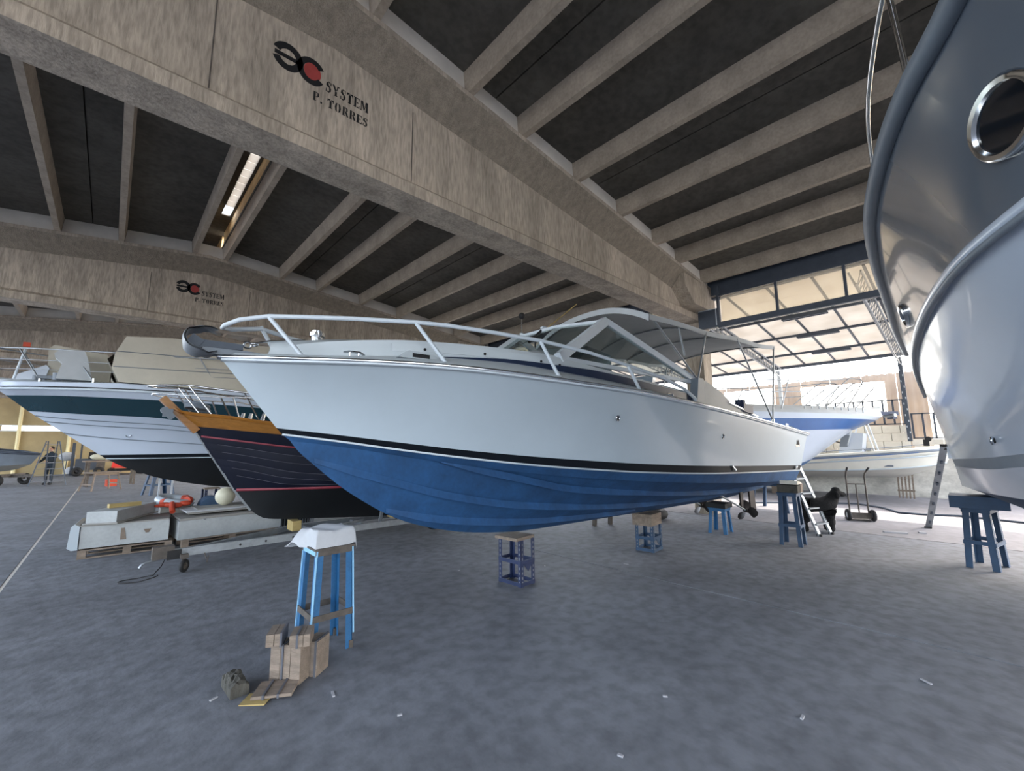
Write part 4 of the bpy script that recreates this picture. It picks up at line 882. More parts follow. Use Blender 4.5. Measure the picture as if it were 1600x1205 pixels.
# ================================================================== BLUE STRIPED YACHT IN THE YARD (frame: x aft, +y = side seen)
by = thing('yacht', 'white yacht with royal blue stripe and grey cover, bow pointing right in the yard', 'boat', (15.4, 1.57, 0), math.atan2(.61, -.79))
BS = [(0, 0, 2.40), (.5, .38, 2.35), (1.36, .79, 2.36), (2.48, 1.07, 2.39), (3.38, 1.15, 2.41), (4.6, 1.15, 2.44)]
BT_ = [(.2, 0, 2.28), (.7, .40, 2.27), (1.21, .70, 2.27), (2.5, 1.04, 2.27), (3.4, 1.13, 2.27), (4.55, 1.13, 2.29)]
BB_ = [(1.0, 0, 2.0), (1.35, .36, 2.02), (1.73, .68, 2.02), (2.42, .95, 2.01), (3.16, 1.07, 1.99), (4.5, 1.1, 1.98)]
BC_ = [(2.2, 0, 1.28), (2.9, .5, 1.2), (3.6, .8, 1.12), (4.45, .95, 1.05)]
BK_ = [(2.2, 0, 1.27), (2.5, 0, 1.10), (3.2, 0, .85), (4.4, 0, .75)]
bs_, bt_, bb_, bc_, bk_ = [row(t, 30, 1.3) for t in (BS, BT_, BB_, BC_, BK_)]
band([bt_, bs_], 'sheer_band', M['gel2'], by, 40, stern=True); band([bb_, bt_], 'blue_stripe', M['bluehull'], by, 40, stern=True)
band(side_rows(bc_, bb_, .05, 2, 1), 'topsides', M['gel2'], by, 40, stern=True); band(lerp_rows(bk_, bc_, 4), 'bottom', M['antifoul'], by, 40, stern=True)
c1 = bs_.copy(); c1[:, 2] += .05; c1[:, 1] *= .97; c2 = bs_.copy(); c2[:, 1] *= .6; c2[:, 2] += .22; c3 = c2.copy(); c3[:, 1] = 0; c3[:, 2] += .05
band([bs_, c1, c2, c3], 'deck_cover', M['canvas_grey'], by, 40)
b = MB().box((-.02, 0, 2.46), (.62, .26, .10)).box((-.24, .02, 2.40), (.12, .18, .18)); b.build('bowsprit', M['stand_dark'], by); MB().cyl((-.10, .1, 2.40), (0, 1, 0), .05, .3, 10).build('roller', M['galv'], by, 50)
for pts in ([(2.40, .5, 2.60), (1.42, .5, 3.31), (1.32, .45, 3.36), (.95, .40, 3.34), (.86, .38, 3.28), (1.45, .40, 2.55)], [(2.10, .45, 2.58), (1.20, .42, 3.22), (.58, .35, 3.20), (.50, .33, 3.14), (1.2, .36, 2.52)], [(1.36, .46, 3.34), (2.4, .7, 3.25), (4.6, .9, 3.25)], [(1.7, .5, 3.0), (3, .85, 2.95), (4.6, .95, 2.95)], [(3.4, .9, 3.25), (3.75, 1.0, 2.45)]):
    for sg in (1, -1): MB().tube([(x, y*sg, z) for x, y, z in pts], .014, 6).build('pulpit_rail', M['galv'], by, 60)
b = MB()
for k in range(9): b.box((1.3+.22*k, .72+.025*k, 2.50), (.02, .02, .18))
b.build('snap_post', M['galv'], by, kind='stuff')
cr = thing('boat_cradle', 'blue steel cradle under the blue striped yacht, mostly hidden behind the white motorboat', 'stand', (12.6, 3.6, 0))
for dx in (-.5, .5):
    for dy in (-.4, .4): MB().bar((dx, dy, 0), (dx*.8, dy*.8, .66), .07, .07).build('leg', M['stand_teal'], cr)
MB().box((0, 0, .66), (.95, .8, .07)).build('top_frame', M['stand_teal'], cr)

# ================================================================== INFLATABLE-SIDED TENDER AT THE YARD WALL (axis along world Y, +y local = side seen)
rb = thing('tender_boat', 'long white tender with blue rubbing stripe lying before the stained yard wall', 'boat', (16.9, .30, 0), PI/2)
RG = [(0, 0, 1.60), (.25, .38, 1.58), (.7, .72, 1.53), (1.5, .95, 1.45), (2.6, 1.05, 1.36), (4, 1.08, 1.27), (6.5, 1.05, 1.25)]
RM = [(.06, 0, 1.38), (.3, .40, 1.36), (.75, .76, 1.31), (1.5, 1.0, 1.24), (2.6, 1.10, 1.15), (4, 1.13, 1.06), (6.5, 1.10, 1.04)]
RC = [(.22, 0, 1.12), (.5, .38, 1.05), (.95, .68, .98), (1.6, .88, .92), (2.6, .98, .86), (4, 1.0, .82), (6.5, .98, .80)]
RK = [(.3, 0, 1.08), (.7, 0, .86), (1.2, 0, .68), (2, 0, .62), (6.5, 0, .56)]
rg, rm, rc2, rk2 = [row(t, 36, 1.4) for t in (RG, RM, RC, RK)]
tub = []
for k in range(7):
    a = PI*k/6; r = (rg+rm)/2; r = r.copy(); h = (rg[:, 2]-rm[:, 2])/2; r[:, 1] = np.where(r[:, 1] > .01, r[:, 1]+.09*math.sin(a), 0); r[:, 0] -= .06*math.sin(a)*(r[:, 1] < .01); r[:, 2] = r[:, 2]-h*math.cos(a); tub.append(r)
band(tub, 'side_tube', M['cream'], rb, 50, stern=True)
band([rc2, (rc2+rm)/2+np.array([0, .02, 0]), rm], 'hull_side', M['cream'], rb, 40, stern=True); band(lerp_rows(rk2, rc2, 4), 'hull_bottom', M['cream'], rb, 40, stern=True)
def rline(f, r_, out, name, m):
    b = MB(); rr = rm*(1-f)+rg*f
    for sg in (-1, 1): b.tube([(s-.07*(n < .01), sg*(n+out), z) for s, n, z in rr], r_, 6)
    b.build(name, m, rb, 60)
rline(.5, .040, .085, 'blue_stripe', M['rubber_grey']); rline(.42, .02, .095, 'blue_line', M['bluehull']); rline(-.15, .022, .012, 'chine_moulding', M['gel'])
b = MB()
for sg in (-1, 1): b.tube([(s, sg*(n+.012), z) for s, n, z in row(RC, 36, 1.3)], .018, 6)
b.build('chine_moulding', M['gel'], rb, 60)
b = MB()
for sg in (-1, 1): b.tube([(s+.4*k_, sg*(n+.02), z+.07-.05*abs(math.sin(k_*PI/.75))) for k_, (s, n, z) in [(0, q) for q in row(RG, 30, 1.2)[4:]]], .010, 5)
b.build('grab_line', M['rubber_grey'], rb)
co = MB().prism([(2.0, 1.2), (1.9, 1.95), (2.35, 2.0), (2.6, 1.2)], (0, -.35, 0), (1, 0, 0), (0, 0, 1), (0, .7, 0)).build('console', M['gel2'], rb)
b = MB().torus((2.72, .30, 1.75), (1, 0, .4), .17, .018, 18, 6); b.tube([(2.4, .30, 1.65), (2.72, .30, 1.75)], .02, 6); b.build('steering_wheel', M['rubber'], co, 60)
b = MB().prism([(2.3, 1.55), (2.2, 1.9), (2.42, 1.92), (2.5, 1.55)], (0, .36, 0), (1, 0, 0), (0, 0, 1), (0, .06, 0)); b.build('instrument_panel', M['rubber_grey'], co)
MB().tube([(1.65, .4, 1.3), (1.85, .4, 2.25), (2.1, .4, 2.25), (2.3, .4, 1.6)], .022, 6).build('grab_frame', M['white_paint'], rb, 60); MB().tube([(1.65, -.4, 1.3), (1.85, -.4, 2.25), (2.1, -.4, 2.25), (2.3, -.4, 1.6)], .022, 6).build('grab_frame', M['white_paint'], rb, 60)
b = MB().box((.55, .38, 1.66), (.12, .10, .18)).cyl((.50, .42, 1.76), (0, 1, 0), .07, .05, 10); b.build('bow_light', M['rubber'], rb, 40)
MB().box((1.35, .885, 1.02), (.20, .02, .05)).build('side_vent', M['rubber_grey'], rb)
MB().box((1.75, 1.0, 1.47), (.16, .10, .05)).build('side_cleat', M['galv'], rb); MB().box((3.1, .98, 1.40), (.10, .08, .16)).build('rod_holder', M['rubber'], rb)

# ================================================================== STANDS AND SUPPORTS
def angle_leg(p, q, m, parent, ox, oy, a=.055, edge=None):
    """an angle-iron leg: two flanges meeting at an outer corner"""
    p, q = Vector(p), Vector(q); b = MB()
    b.bar(p+Vector((-ox*a/2, 0, 0)), q+Vector((-ox*a/2, 0, 0)), a, .008, (0, 1, 0)) if False else None
    for (dx, dy) in ((-ox*a, 0), (0, -oy*a)):
        d = Vector((dx, dy, 0)); t = Vector((0 if dx else -ox*.008, -oy*.008 if dx else 0, 0))
        b.add([p, p+d, p+d+t, p+t, q, q+d, q+d+t, q+t], [(3, 2, 1, 0), (4, 5, 6, 7), (0, 1, 5, 4), (1, 2, 6, 5), (2, 3, 7, 6), (3, 0, 4, 7)])
    o = b.build('leg', m, parent)
    if edge:
        e = MB(); e.bar(p+Vector((ox*.003, oy*.003, .12)), q+Vector((ox*.003, oy*.003, 0)), .012, .012); e.build('pale_edge', edge, o)  # pale bar along the outer corner of the leg
    return o
def trestle(label, loc, rz, tx, ty, fx, fy, h, m, brace_z, plate=True, edge=None, group=None, a=.055, fm=None):
    t = thing('steel_trestle', label, 'stand', loc, rz, group)
    for sx in (-1, 1):
        for sy in (-1, 1):
            angle_leg((sx*fx, sy*fy, 0), (sx*tx, sy*ty, h-.05), m, t, sx, sy, a, edge)
            if fm: MB().box((sx*(fx-.012), sy*(fy-.012), .03), (.035, .035, .06)).build('foot', fm, t)
    if brace_z:
        k = brace_z/h; bx, by = fx+(tx-fx)*k, fy+(ty-fy)*k
        for s in (-1, 1):
            MB().box((0, s*(by+.003), brace_z), (2*bx, .01, .05)).build('brace', fm or m, t); MB().box((s*(bx+.003), 0, brace_z+.01), (.01, 2*by, .05)).build('brace', fm or m, t)
    for s in (-1, 1):
        MB().box((0, s*ty, h-.03), (2*tx+.02, .012, .06)).build('top_rail', fm or m, t); MB().box((s*tx, 0, h-.03), (.012, 2*ty+.02, .06)).build('top_rail', edge or m, t)
    if plate: MB().box((0, 0, h-.008), (2*tx+.04, 2*ty+.04, .016)).build('top_plate', fm or m, t)
    return t
trestle('bright blue steel trestle draped with a white cloth, nearest the camera', (1.49, 3.98, 0), 0, .15, .165, .175, .18, .85, M['stand'], .30, edge=M['stand_edge'], fm=M['rust'])
tag(MB().box((1.50, 3.99, .905), (.30, .30, .11)).build('wood_block', M['wood']), 'wooden block under the white cloth on the bright blue trestle', 'block')
b = MB(); g = []
cx, cy = 1.50, 4.0
for i in range(25):
    r = []
    for j in range(25):
        u, v = -1+2*i/24, -1+2*j/24
        fx_, fy_ = u*.30, v*.31
        ox_ = max(0, abs(fx_)-.165); oy_ = max(0, abs(fy_)-.165)
        fl_ = 1.5 if (u < 0 and v > .1) else .25
        x = cx+math.copysign(min(abs(fx_), .165)+ox_*.22*(fl_ if fx_ < 0 else .5), fx_)
        y = cy+math.copysign(min(abs(fy_), .165)+oy_*.22*(2.2 if fy_ > 0 and u < 0 else .4), fy_)
        dr = max(ox_, oy_)+.25*min(ox_, oy_)
        z = .975-dr*.95+.010*math.sin(7*u+3*v)+.012*math.sin(9*v-4*u)*(dr > 0)
        if fx_ < 0: x -= .16*max(0, -u-.5)*max(0, v+.1)
        r.append((x, y, z+.012))
    g.append(r)
b.grid(g); b.grid([[(x, y, z-.006) for x, y, z in r] for r in g], flip=True)
tag(b.build('draped_cloth', M['cloth'], None, 70), 'white cloth draped over the top of the bright blue trestle', 'cloth')
def slotted_stand(label, loc, rz, hx, hy, h, m, group=None):
    t = thing('slotted_stand', label, 'stand', loc, rz, group)
    for sx in (-1, 1):
        for sy in (-1, 1):
            o = angle_leg((sx*hx, sy*hy, 0), (sx*hx, sy*hy, h), m, t, sx, sy, .05)
            q = MB()
            for k in range(int(h/.055)):
                z = .05+.055*k
                q.box((sx*(hx-.026), sy*(hy+.0005), z), (.016, .003, .026)); q.box((sx*(hx+.0005), sy*(hy-.026), z), (.003, .016, .026))
            q.build('slot', M['floor'], o, kind='stuff')
    for z in (.03, h*.52):
        for s in (-1, 1):
            MB().box((0, s*hy, z), (2*hx, .008, .045)).build('cross_bar', m, t); MB().box((s*hx, 0, z), (.008, 2*hy, .045)).build('cross_bar', m, t)
    for s in (-1, 1):
        MB().prism([(-.10, 0), (.10, 0), (0, -.10)], (hx+.003, 0, h*.5), (0, 1, 0), (0, 0, 1), (.006, 0, 0)).build('gusset', m, t) if s > 0 else MB().prism([(-.09, 0), (.09, 0), (0, -.10)], (0, -hy-.003, h*.5), (1, 0, 0), (0, 0, 1), (0, -.006, 0)).build('gusset', m, t)
    return t
slotted_stand('navy slotted-angle stand under the blue keel, foremost of its line', (3.86, 4.06, 0), .06, .125, .19, .54, M['stand_dark'])
tag(MB().box((3.83, 4.06, .558), (.34, .36, .035), .1).build('timber_pad', M['wood']), 'weathered timber pad between the keel and the navy slotted-angle stand', 'timber')
slotted_stand('dark slotted-angle stand under the middle of the blue keel', (6.53, 3.74, 0), .1, .17, .15, .40, M['stand_teal'])
tag(MB().box((6.53, 3.76, .49), (.40, .32, .18), .1).build('timber_block', M['wood']), 'greyish timber block on the stand under the middle of the keel', 'timber')
trestle('low blue four-legged stand under the stern of the white motorboat', (8.73, 3.47, 0), .05, .15, .14, .19, .17, .47, M['stand'], None, a=.06)
tag(MB().box((8.73, 3.47, .515), (.36, .36, .09)).build('timber_block', M['black_hull']), 'dark timber pad on the low blue stand under the stern', 'timber')
trestle('tall dark blue trestle under the near corner of the white boat stern', (8.54, 2.22, 0), 0, .13, .13, .155, .165, .86, M['stand_teal'], .32, a=.06)
tag(MB().box((8.48, 2.20, .925), (.18, .30, .12)).build('timber_block', M['stone']), 'dark timber block on the tall trestle at the stern, left of the pale one', 'timber')
tag(MB().box((8.66, 2.18, .93), (.13, .26, .14)).build('timber_block', M['wood']), 'pale timber block on the tall trestle at the stern, right of the dark one', 'timber')
tag(MB().prism([(-.14, 0), (.14, 0), (.02, .045), (-.14, .06)], (8.56, 2.05, 1.0), (1, 0, 0), (0, 0, 1), (0, .26, 0)).build('timber_wedge', M['whitewash']), 'pale wedge driven between the timber blocks and the blue chine at the stern', 'timber')
t = trestle('wide dark blue trestle under the stern of the big grey yacht', (8.86, .02, 0), -.22, .20, .13, .24, .16, .79, M['stand_teal'], .33, a=.07)
tag(MB().box((8.86, .02, .87), (.50, .56, .16)).build('timber_beam', M['stand_teal']), 'thick blue timber bearing on the wide trestle under the big grey yacht', 'timber')
slotted_stand('pair-post navy slotted stand under the black bottom of the green striped yacht', (1.86, 12.45, 0), .1, .16, .16, .725, M['stand_dark'])
tag(MB().box((1.86, 12.45, .742), (.3, .3, .03)).build('timber_pad', M['wood']), 'timber pad on the slotted stand under the green striped yacht', 'timber')
slotted_stand('second navy slotted stand under the green striped yacht, hidden further aft', (6.5, 12.4, 0), 0, .16, .16, .58, M['stand_dark'])
trestle('blue trestle far back beyond the pallets, left of two aluminium ladder rails', (1.45, 20.6, 0), .4, .25, .2, .4, .3, .9, M['stand_teal'], .35, a=.09)
pl_ = thing('prop_pair', 'pair of slim aluminium props standing behind the orange lifebuoy', 'prop', (1.38, 17.2, 0))
for s in (-.15, .15): MB().tube([(s, -s*.3, 0), (s, -s*.3, .98)], .025, 8).build('prop', M['galv'], pl_, 60)
MB().box((0, 0, .97), (.42, .12, .03)).build('head_plate', M['galv'], pl_)
for x, y, l in ((7.6, 5.6, 'dark wooden prop in the gloom beneath the white boat, left one'), (7.95, 5.45, 'dark wooden prop in the gloom beneath the white boat, right one')):
    p_ = thing('timber_prop', l, 'prop', (x, y, 0)); MB().bar((0, 0, 0), (.05, .0, .62), .07, .07).build('post', M['rust'], p_); MB().box((.05, 0, .63), (.22, .16, .03)).build('head', M['wood'], p_)
t_ = thing('tyre', 'black tyre lying on the floor in the gloom beneath the white boat', 'tyre', (9.3, 5.2, .0)); MB().torus((0, 0, .10), (0, 0, 1), .24, .10, 24, 10).build('tread', M['rubber'], t_, 60); MB().torus((0, 0, .10), (0, 0, 1), .15, .03, 20, 6).build('bead', M['rubber_grey'], t_, 60)

# ================================================================== TRAILER UNDER THE WOODEN BOAT
tr = thing('boat_trailer', 'galvanised boat trailer with jockey wheel under the dark blue wooden boat', 'trailer', (0, 8.3, 0))
for p, q, w_ in (((.75, -.42, .22), (5.6, -.46, .22), .11), ((1.0, -.36, .22), (2.6, .45, .22), .09), ((2.6, .45, .22), (5.6, .5, .22), .10)):
    MB().bar(p, q, .06, w_).build('rail', M['galv'], tr)
for x in (2.8, 3.7, 4.8, 5.5): MB().bar((x, -.46, .21), (x, .5, .21), .06, .06).build('cross_member', M['galv'], tr)
MB().bar((2.9, -.42, .27), (3.75, .0, .27), .05, .04).build('diagonal', M['galv'], tr)
MB().box((.68, -.40, .25), (.24, .16, .16)).build('coupling_head', M['rust'], tr); MB().box((.80, -.44, .21), (.16, .13, .12)).build('overrun_bellows', M['rubber'], tr)
MB().tube([(.62, -.42, .16), (.52, -.44, .15), (.46, -.45, .13), (.44, -.44, .09)], .016, 6).build('coupling_handle', M['galv'], tr, 60)
MB().tube([(.70, -.50, .17), (.66, -.58, .10), (.60, -.66, .05)]+[(.42+.19*math.cos(a*PI/10), -.78+.10*math.sin(a*PI/10)-.05*math.cos(a*PI/10), .014+.03*max(0, math.cos(a*PI/10))) for a in range(2, 21)], .007, 6).build('breakaway_cable', M['rubber'], tr, 60)
MB().tube([(1.15, -.50, .18), (1.17, -.54, .10), (1.2, -.52, .14), (1.18, -.54, .05)], .008, 5).build('safety_hook', M['rust'], tr)
jw = MB().box((.90, -.62, .20), (.09, .09, .05)).bar((.90, -.62, .19), (.90, -.70, .085), .05, .02); o = jw.build('jockey_wheel_fork', M['rust'], tr)
MB().torus((.90, -.70, .085), (.75, -.6, 0), .062, .026, 20, 8).build('jockey_tyre', M['rubber'], o, 60); MB().cyl((.90, -.70, .085), (.75, -.6, 0), .05, .03, 14).build('jockey_hub', M['rust'], o, 50)
for x in (1.6, 1.95, 2.35): MB().cyl((x, -.478, .22), (0, 1, 0), .016, .006, 10).build('bolt_hole', M['rubber'], tr)
MB().box((1.82, -.478, .22), (.16, .008, .09)).build('splice_plate', M['galv'], tr)
for x, zz in ((2.5, .42), (4.4, .285)): MB().box((x, .0, (.25+zz)/2-.0), (.14, .30, zz-.25-.002)).build('keel_block', M['pine'], tr)
for y in (-.62, .66):
    MB().torus((5.0, y, .26), (0, 1, 0), .19, .07, 24, 8).build('tyre', M['rubber'], tr, 60); MB().cyl((5.0, y, .26), (0, 1, 0), .14, .08, 18).build('wheel_rim', M['galv'], tr, 40)
MB().bar((5.0, -.62, .26), (5.0, .66, .26), .05, .05).build('axle', M['galv'], tr)
for y in (-.42, .42): MB().bar((3.9, y, .28), (3.9, y*1.3, .62), .05, .05).build('side_support', M['galv'], tr)

# ================================================================== PALLETS WITH WHITE MOULDINGS
def pallet(label, loc, lx, ly, rz=0.0):
    p = thing('pallet', label, 'pallet', loc, rz)
    for i in range(5): MB().box((0, -ly/2+.05+(ly-.1)*i/4, .125), (lx, .10, .02)).build('deck_board', M['wood'], p)
    for x in (-lx/2+.05, 0, lx/2-.05):
        for y in (-ly/2+.06, 0, ly/2-.06): MB().box((x, y, .065), (.10, .10, .09)).build('pallet_block', M['wood'], p)
        MB().box((x, 0, .112), (.10, ly, .012)).build('bearer', M['wood'], p)
    for y in (-ly/2+.05, 0, ly/2-.05): MB().box((0, y, .01), (lx, .09, .02)).build('bottom_board', M['wood'], p)
    return p
pallet('weathered wooden pallet under the left white moulding', (.38, 9.98, 0), 1.15, .85, -.06)
pallet('weathered wooden pallet under the right white locker', (1.77, 9.85, 0), 1.5, .85, .06)
mo = thing('hatch_moulding', 'long pale moulding with rounded end lid on the left pallet', 'moulding', (.34, 9.95, .137), -.08)
b = MB().box((.02, 0, .185), (1.08, .80, .33)); b.build('body', M['fibre'], mo)
b = MB()
for k in range(2):
    pass
q = [(-.02, .01), (.05, .01), (.05, .36), (-.01, .40), (-.05, .36), (-.07, .05)]
b.prism(q, (-.58, -.42, .0), (1, 0, 0), (0, 0, 1), (0, .84, 0)); b.build('end_lid', M['gel'], mo, 30)
MB().box((0, .0, .36), (1.10, .82, .02)).build('top_lip', M['fibre2'], mo)
MB().prism([(-.03, -.09), (.045, -.09), (.01, .09), (-.03, .09)], (-.02, -.402, .19), (1, 0, 0), (0, 0, 1), (0, -.006, 0)).build('handle_slot', M['wood'], mo)
MB().prism([(-.05, .03), (.05, .03), (.02, -.03), (-.02, -.03)], (.28, -.402, .20), (1, 0, 0), (0, 0, 1), (0, -.005, 0)).build('stain_mark', M['wood'], mo)
gb = thing('grey_box', 'pale grey box moulding lying across the left moulding', 'box', (.28, 10.02, .515), math.radians(62)-PI/2)
MB().box((0, 0, .10), (.40, 1.15, .19)).build('body', M['fibre'], gb); MB().box((0, 0, .01), (.46, 1.2, .02)).build('flange', M['fibre2'], gb)
tag(MB().box((.28, 9.98, .745), (.42, .11, .065), .24).build('timber', M['pine']), 'fresh yellow timber offcut on the pale grey box moulding', 'timber')
lb = thing('locker', 'long pale grey locker lying on the right pallet', 'locker', (1.77, 9.85, .139), .06)
MB().box((0, 0, .155), (1.62, .84, .31)).build('body', M['fibre'], lb); MB().box((0, 0, .332), (1.60, .86, .035)).build('lid', M['fibre2'], lb); MB().box((-.45, -.434, .31), (.03, .012, .03)).build('latch', M['chrome'], lb)
for z_, c_, l, ww, rz_1, x_ in ((.52, M['fibre2'], 'lower pale board on the right locker', .62, .03, 1.85), (.555, M['cloth'], 'upper white edged board on the right locker', .66, .06, 1.80)):
    tag(MB().box((x_, 9.95, z_+.014), (1.45, ww, .028), rz_1).build('board', c_), l, 'board')
tag(MB().box((1.92, 9.98, .592), (1.35, .6, .018), .05).build('board', M['fibre2']), 'topmost thin grey board under the round fender', 'board')
tag(MB().sphere((1.72, 9.95, .765), .168, 20, 14).build('ball_fender', M['fender'], None, 60), 'round off-white ball fender on the boards of the right locker', 'fender')
lf = thing('lifebuoy', 'white lifebuoy with orange bands lying behind the grey box', 'lifebuoy', (1.02, 10.62, .60), .3)
MB().torus((0, 0, .09), (.12, -.15, 1), .25, .07, 28, 10).build('ring', M['gel'], lf, 60)
for k in range(4):
    a = PI/2*k+.5; c_ = Vector((.25*math.cos(a), .25*math.sin(a), .09)); MB().cyl(c_, (-math.sin(a), math.cos(a), 0), .076, .07, 14).build('band', M['orange'], lf, 50)
MB().box((0, 0, -.02), (.5, .4, .06)).build('packing', M['fibre2'], lf) if False else None
tag(MB().box((1.05, 10.62, .29), (.50, .36, .58)).build('cover_board', M['fibre2']), 'dull board stack holding up the lifebuoy behind the pallets', 'board')
b = MB()
for x, y, z, r in ((.84, 10.30, .66, .07), (.93, 10.24, .65, .08), (1.0, 10.20, .64, .08), (1.14, 10.24, .66, .08), (.76, 10.34, .64, .05)): b.sphere((x, y, z), r, 10, 7, (1.3, 1, .62))
b.tube([(.94, 10.18, .68), (.93, 10.0, .62), (.93, 9.92, .56)], .045, 7)
tag(b.build('lifejacket', M['orange'], None, 60), 'crumpled orange lifejacket under the lifebuoy', 'lifejacket')
b = MB(); arc = [(1.36+.0*k+.26*(1-math.cos(PI*k/12))/2*1.6, 10.35, .58+.17*math.sin(PI*k/12)) for k in range(13)]
b.grid([[(x, y-.2, z) for x, y, z in arc], [(x, y+.2, z) for x, y, z in arc]]); b.grid([[(x, y-.2, z-.02) for x, y, z in arc], [(x, y+.2, z-.02) for x, y, z in arc]], flip=True); b.grid([[(x, y-.2, z) for x, y, z in arc], [(x, y-.2, .565) for x, y, z in arc]])
tag(b.build('curved_panel', M['stand_teal'], None, 50), 'curved grey-blue moulding between lifebuoy and ball fender', 'panel')
for x, l in ((2.75, 'left'), (3.15, 'right')):
    c_ = thing('plastic_crate', 'dark slatted plastic crate behind the wooden boat keel, %s one' % l, 'crate', (x, 9.9, 0))
    for i in range(7):
        MB().box((-.16+.053*i, -.15, .17), (.018, .012, .34)).build('slat', M['rubber_grey'], c_)
    MB().box((0, .0, .01), (.36, .3, .02)).build('base', M['rubber'], c_); MB().box((0, .15, .17), (.36, .012, .34)).build('back', M['rubber'], c_)
    for z_ in (.03, .33): MB().box((0, -.15, z_), (.36, .016, .03)).build('rim', M['rubber'], c_)

# ================================================================== TIMBER BLOCKS IN THE FOREGROUND
def plankblock(name, label, c, d, rz, n, m='wood', strap=None, tilt=0.0, axis=0):
    t = thing(name, label, 'block', c, rz); R = Matrix.Rotation(tilt, 3, 'X')
    for i in range(n):
        w_ = d[axis]/n; p = [0, 0, d[2]/2]; p[axis] = -d[axis]/2+w_*(i+.5); s = [d[0], d[1], d[2]]; s[axis] = w_-.004
        s[1 if axis == 0 else 0] -= random.uniform(0, .012); s[2] -= random.uniform(0, .008)
        MB().box(R@Vector(p), s, rot=R).build('board', M[m], t)
    if strap is not None:
        for q in strap: MB().box(R@Vector((q*d[0], 0, d[2]/2)), (.014, d[1]+.008, d[2]+.008), rot=R).build('strap', M['tape'], t)
    return t
plankblock('timber_block', 'large upright strapped timber block at the front of the pile', (1.12, 3.62, 0), (.245, .13, .265), math.radians(-52), 3, strap=(-.08,))
plankblock('timber_block', 'dark sided timber block at the right of the pile, by the trestle leg', (1.30, 3.60, 0), (.11, .17, .25), math.radians(-50), 2, strap=(.35,))
plankblock('timber_block', 'small strapped block lying on top of the pile, at the back left', (1.035, 3.675, .268), (.11, .19, .09), math.radians(-28), 2, strap=(.42,))
plankblock('timber_block', 'strapped block with split end lying on top of the pile, at the front right', (1.165, 3.535, .268), (.14, .18, .085), math.radians(-28), 3, strap=(-.12,))
bo = plankblock('crate_board', 'flat panel of strapped boards leaning low in front of the pile', (1.0, 3.50, .015), (.26, .20, .022), math.radians(-32), 3, strap=(-.2, .16))
plankblock('crate_board', 'pale bare board on the floor under the strapped panel', (.88, 3.49, 0), (.17, .14, .014), math.radians(-40), 1, 'pine')
b = MB()
for ix in range(5):
    pass
gx = [[(-.055+.11*j/5, -.12+.24*i/8) for j in range(6)] for i in range(9)]
top = [[(x+random.uniform(-.006, .006), y+random.uniform(-.006, .006), .085+random.uniform(-.014, .014)-.02*(abs(x) > .05)) for x, y in r] for r in gx]
bot = [[(x*1.05, y*1.02, 0) for x, y in r] for r in gx]
b.grid(top); b.grid(bot, flip=True); b.grid([[r[0] for r in top], [r[0] for r in bot]]); b.grid([[r[-1] for r in top], [r[-1] for r in bot]], flip=True); b.grid([top[0], bot[0]], flip=True); b.grid([top[-1], bot[-1]])
o = b.build('rubble_lump', M['stone']); o.location = (.80, 3.74, 0); o.rotation_euler = (0, 0, .05); tag(o, 'rough dark lump on the floor at the left of the timber pile', 'lump')
for k, (x, y) in enumerate([(3.64, 4.97), (4.63, 4.29), (5.52, 3.54), (1.5, 2.67), (.67, 3.71), (1.28, 3.2), (2.9, 1.6), (3.3, .9), (4.4, .4), (2.2, 1.5)]):
    o = MB().box((0, 0, .004), (.03+.02*(k % 3), .016, .008), k*.9).build('paper_scrap', M['debris']); o.location = (x, y, 0)
    tag(o, ['tiny pale scrap on the floor left of the navy slotted stand', 'tiny pale scrap on the floor right of the navy slotted stand', 'tiny pale scrap on the floor short of the second slotted stand', 'tiny pale scrap on the open floor nearest the bottom edge, left of centre', 'tiny pale scrap left of the rough dark lump', 'pale sliver on the floor right of the timber pile', 'tiny pale scrap in the middle of the open foreground floor', 'tiny pale scrap on the open floor, lower right', 'tiny pale scrap on the floor at the right, below the big grey yacht', 'pale scrap on the foreground floor, between sliver and middle scrap'][k], 'scrap', 'pale scraps scattered over the floor')

# ================================================================== THINGS AT THE GATE
sl = thing('step_ladder', 'aluminium step ladder leaning at the stern beside the black dog', 'ladder', (0, 0, 0))
A0, B0, A1, B1 = Vector((9.52, 2.06, 0)), Vector((9.95, 1.93, 0)), Vector((9.98, 2.72, 1.75)), Vector((10.22, 2.60, 1.75))
A0 = Vector((9.60, 2.07, 0)); B0 = Vector((9.96, 1.96, 0))
for p, q in ((A0, A1), (B0, B1)):
    MB().bar(p, q, .03, .085, (1, -.2, 0)).build('stile', M['galv'], sl); MB().box(p+Vector((.0, 0, .02)), (.07, .08, .04)).build('foot', M['rubber'], sl)
for k in range(6):
    t = (k+.75)/6.6; p, q = A0+(A1-A0)*t, B0+(B1-B0)*t
    MB().bar(p, q, .10, .025, (0, 0, 1)).build('step', M['galv'], sl)
gp = thing('gangplank', 'narrow slotted aluminium rail leaning against the stern of the big grey yacht', 'gangplank', (11.98, .76, 0))
q = Vector((-1.75, -.44, 1.60)); MB().bar((0, 0, 0), q, .09, .03, (0, 0, 1)).build('profile', M['galv'], gp)
for k in range(7): c_ = q*((k+.8)/8)+Vector((-.012, .0, -.013)); MB().box(c_+Vector((0, 0, .0)), (.06, .03, .045), rot=q.to_track_quat('X', 'Z').to_matrix()).build('slot', M['steel'], gp)
MB().box((0, 0, .015), (.11, .11, .03)).build('foot', M['rubber'], gp); MB().cyl(q+Vector((.05, 0, 0)), (0, 1, 0), .05, .10, 12).build('head_roller', M['rubber'], gp, 50)
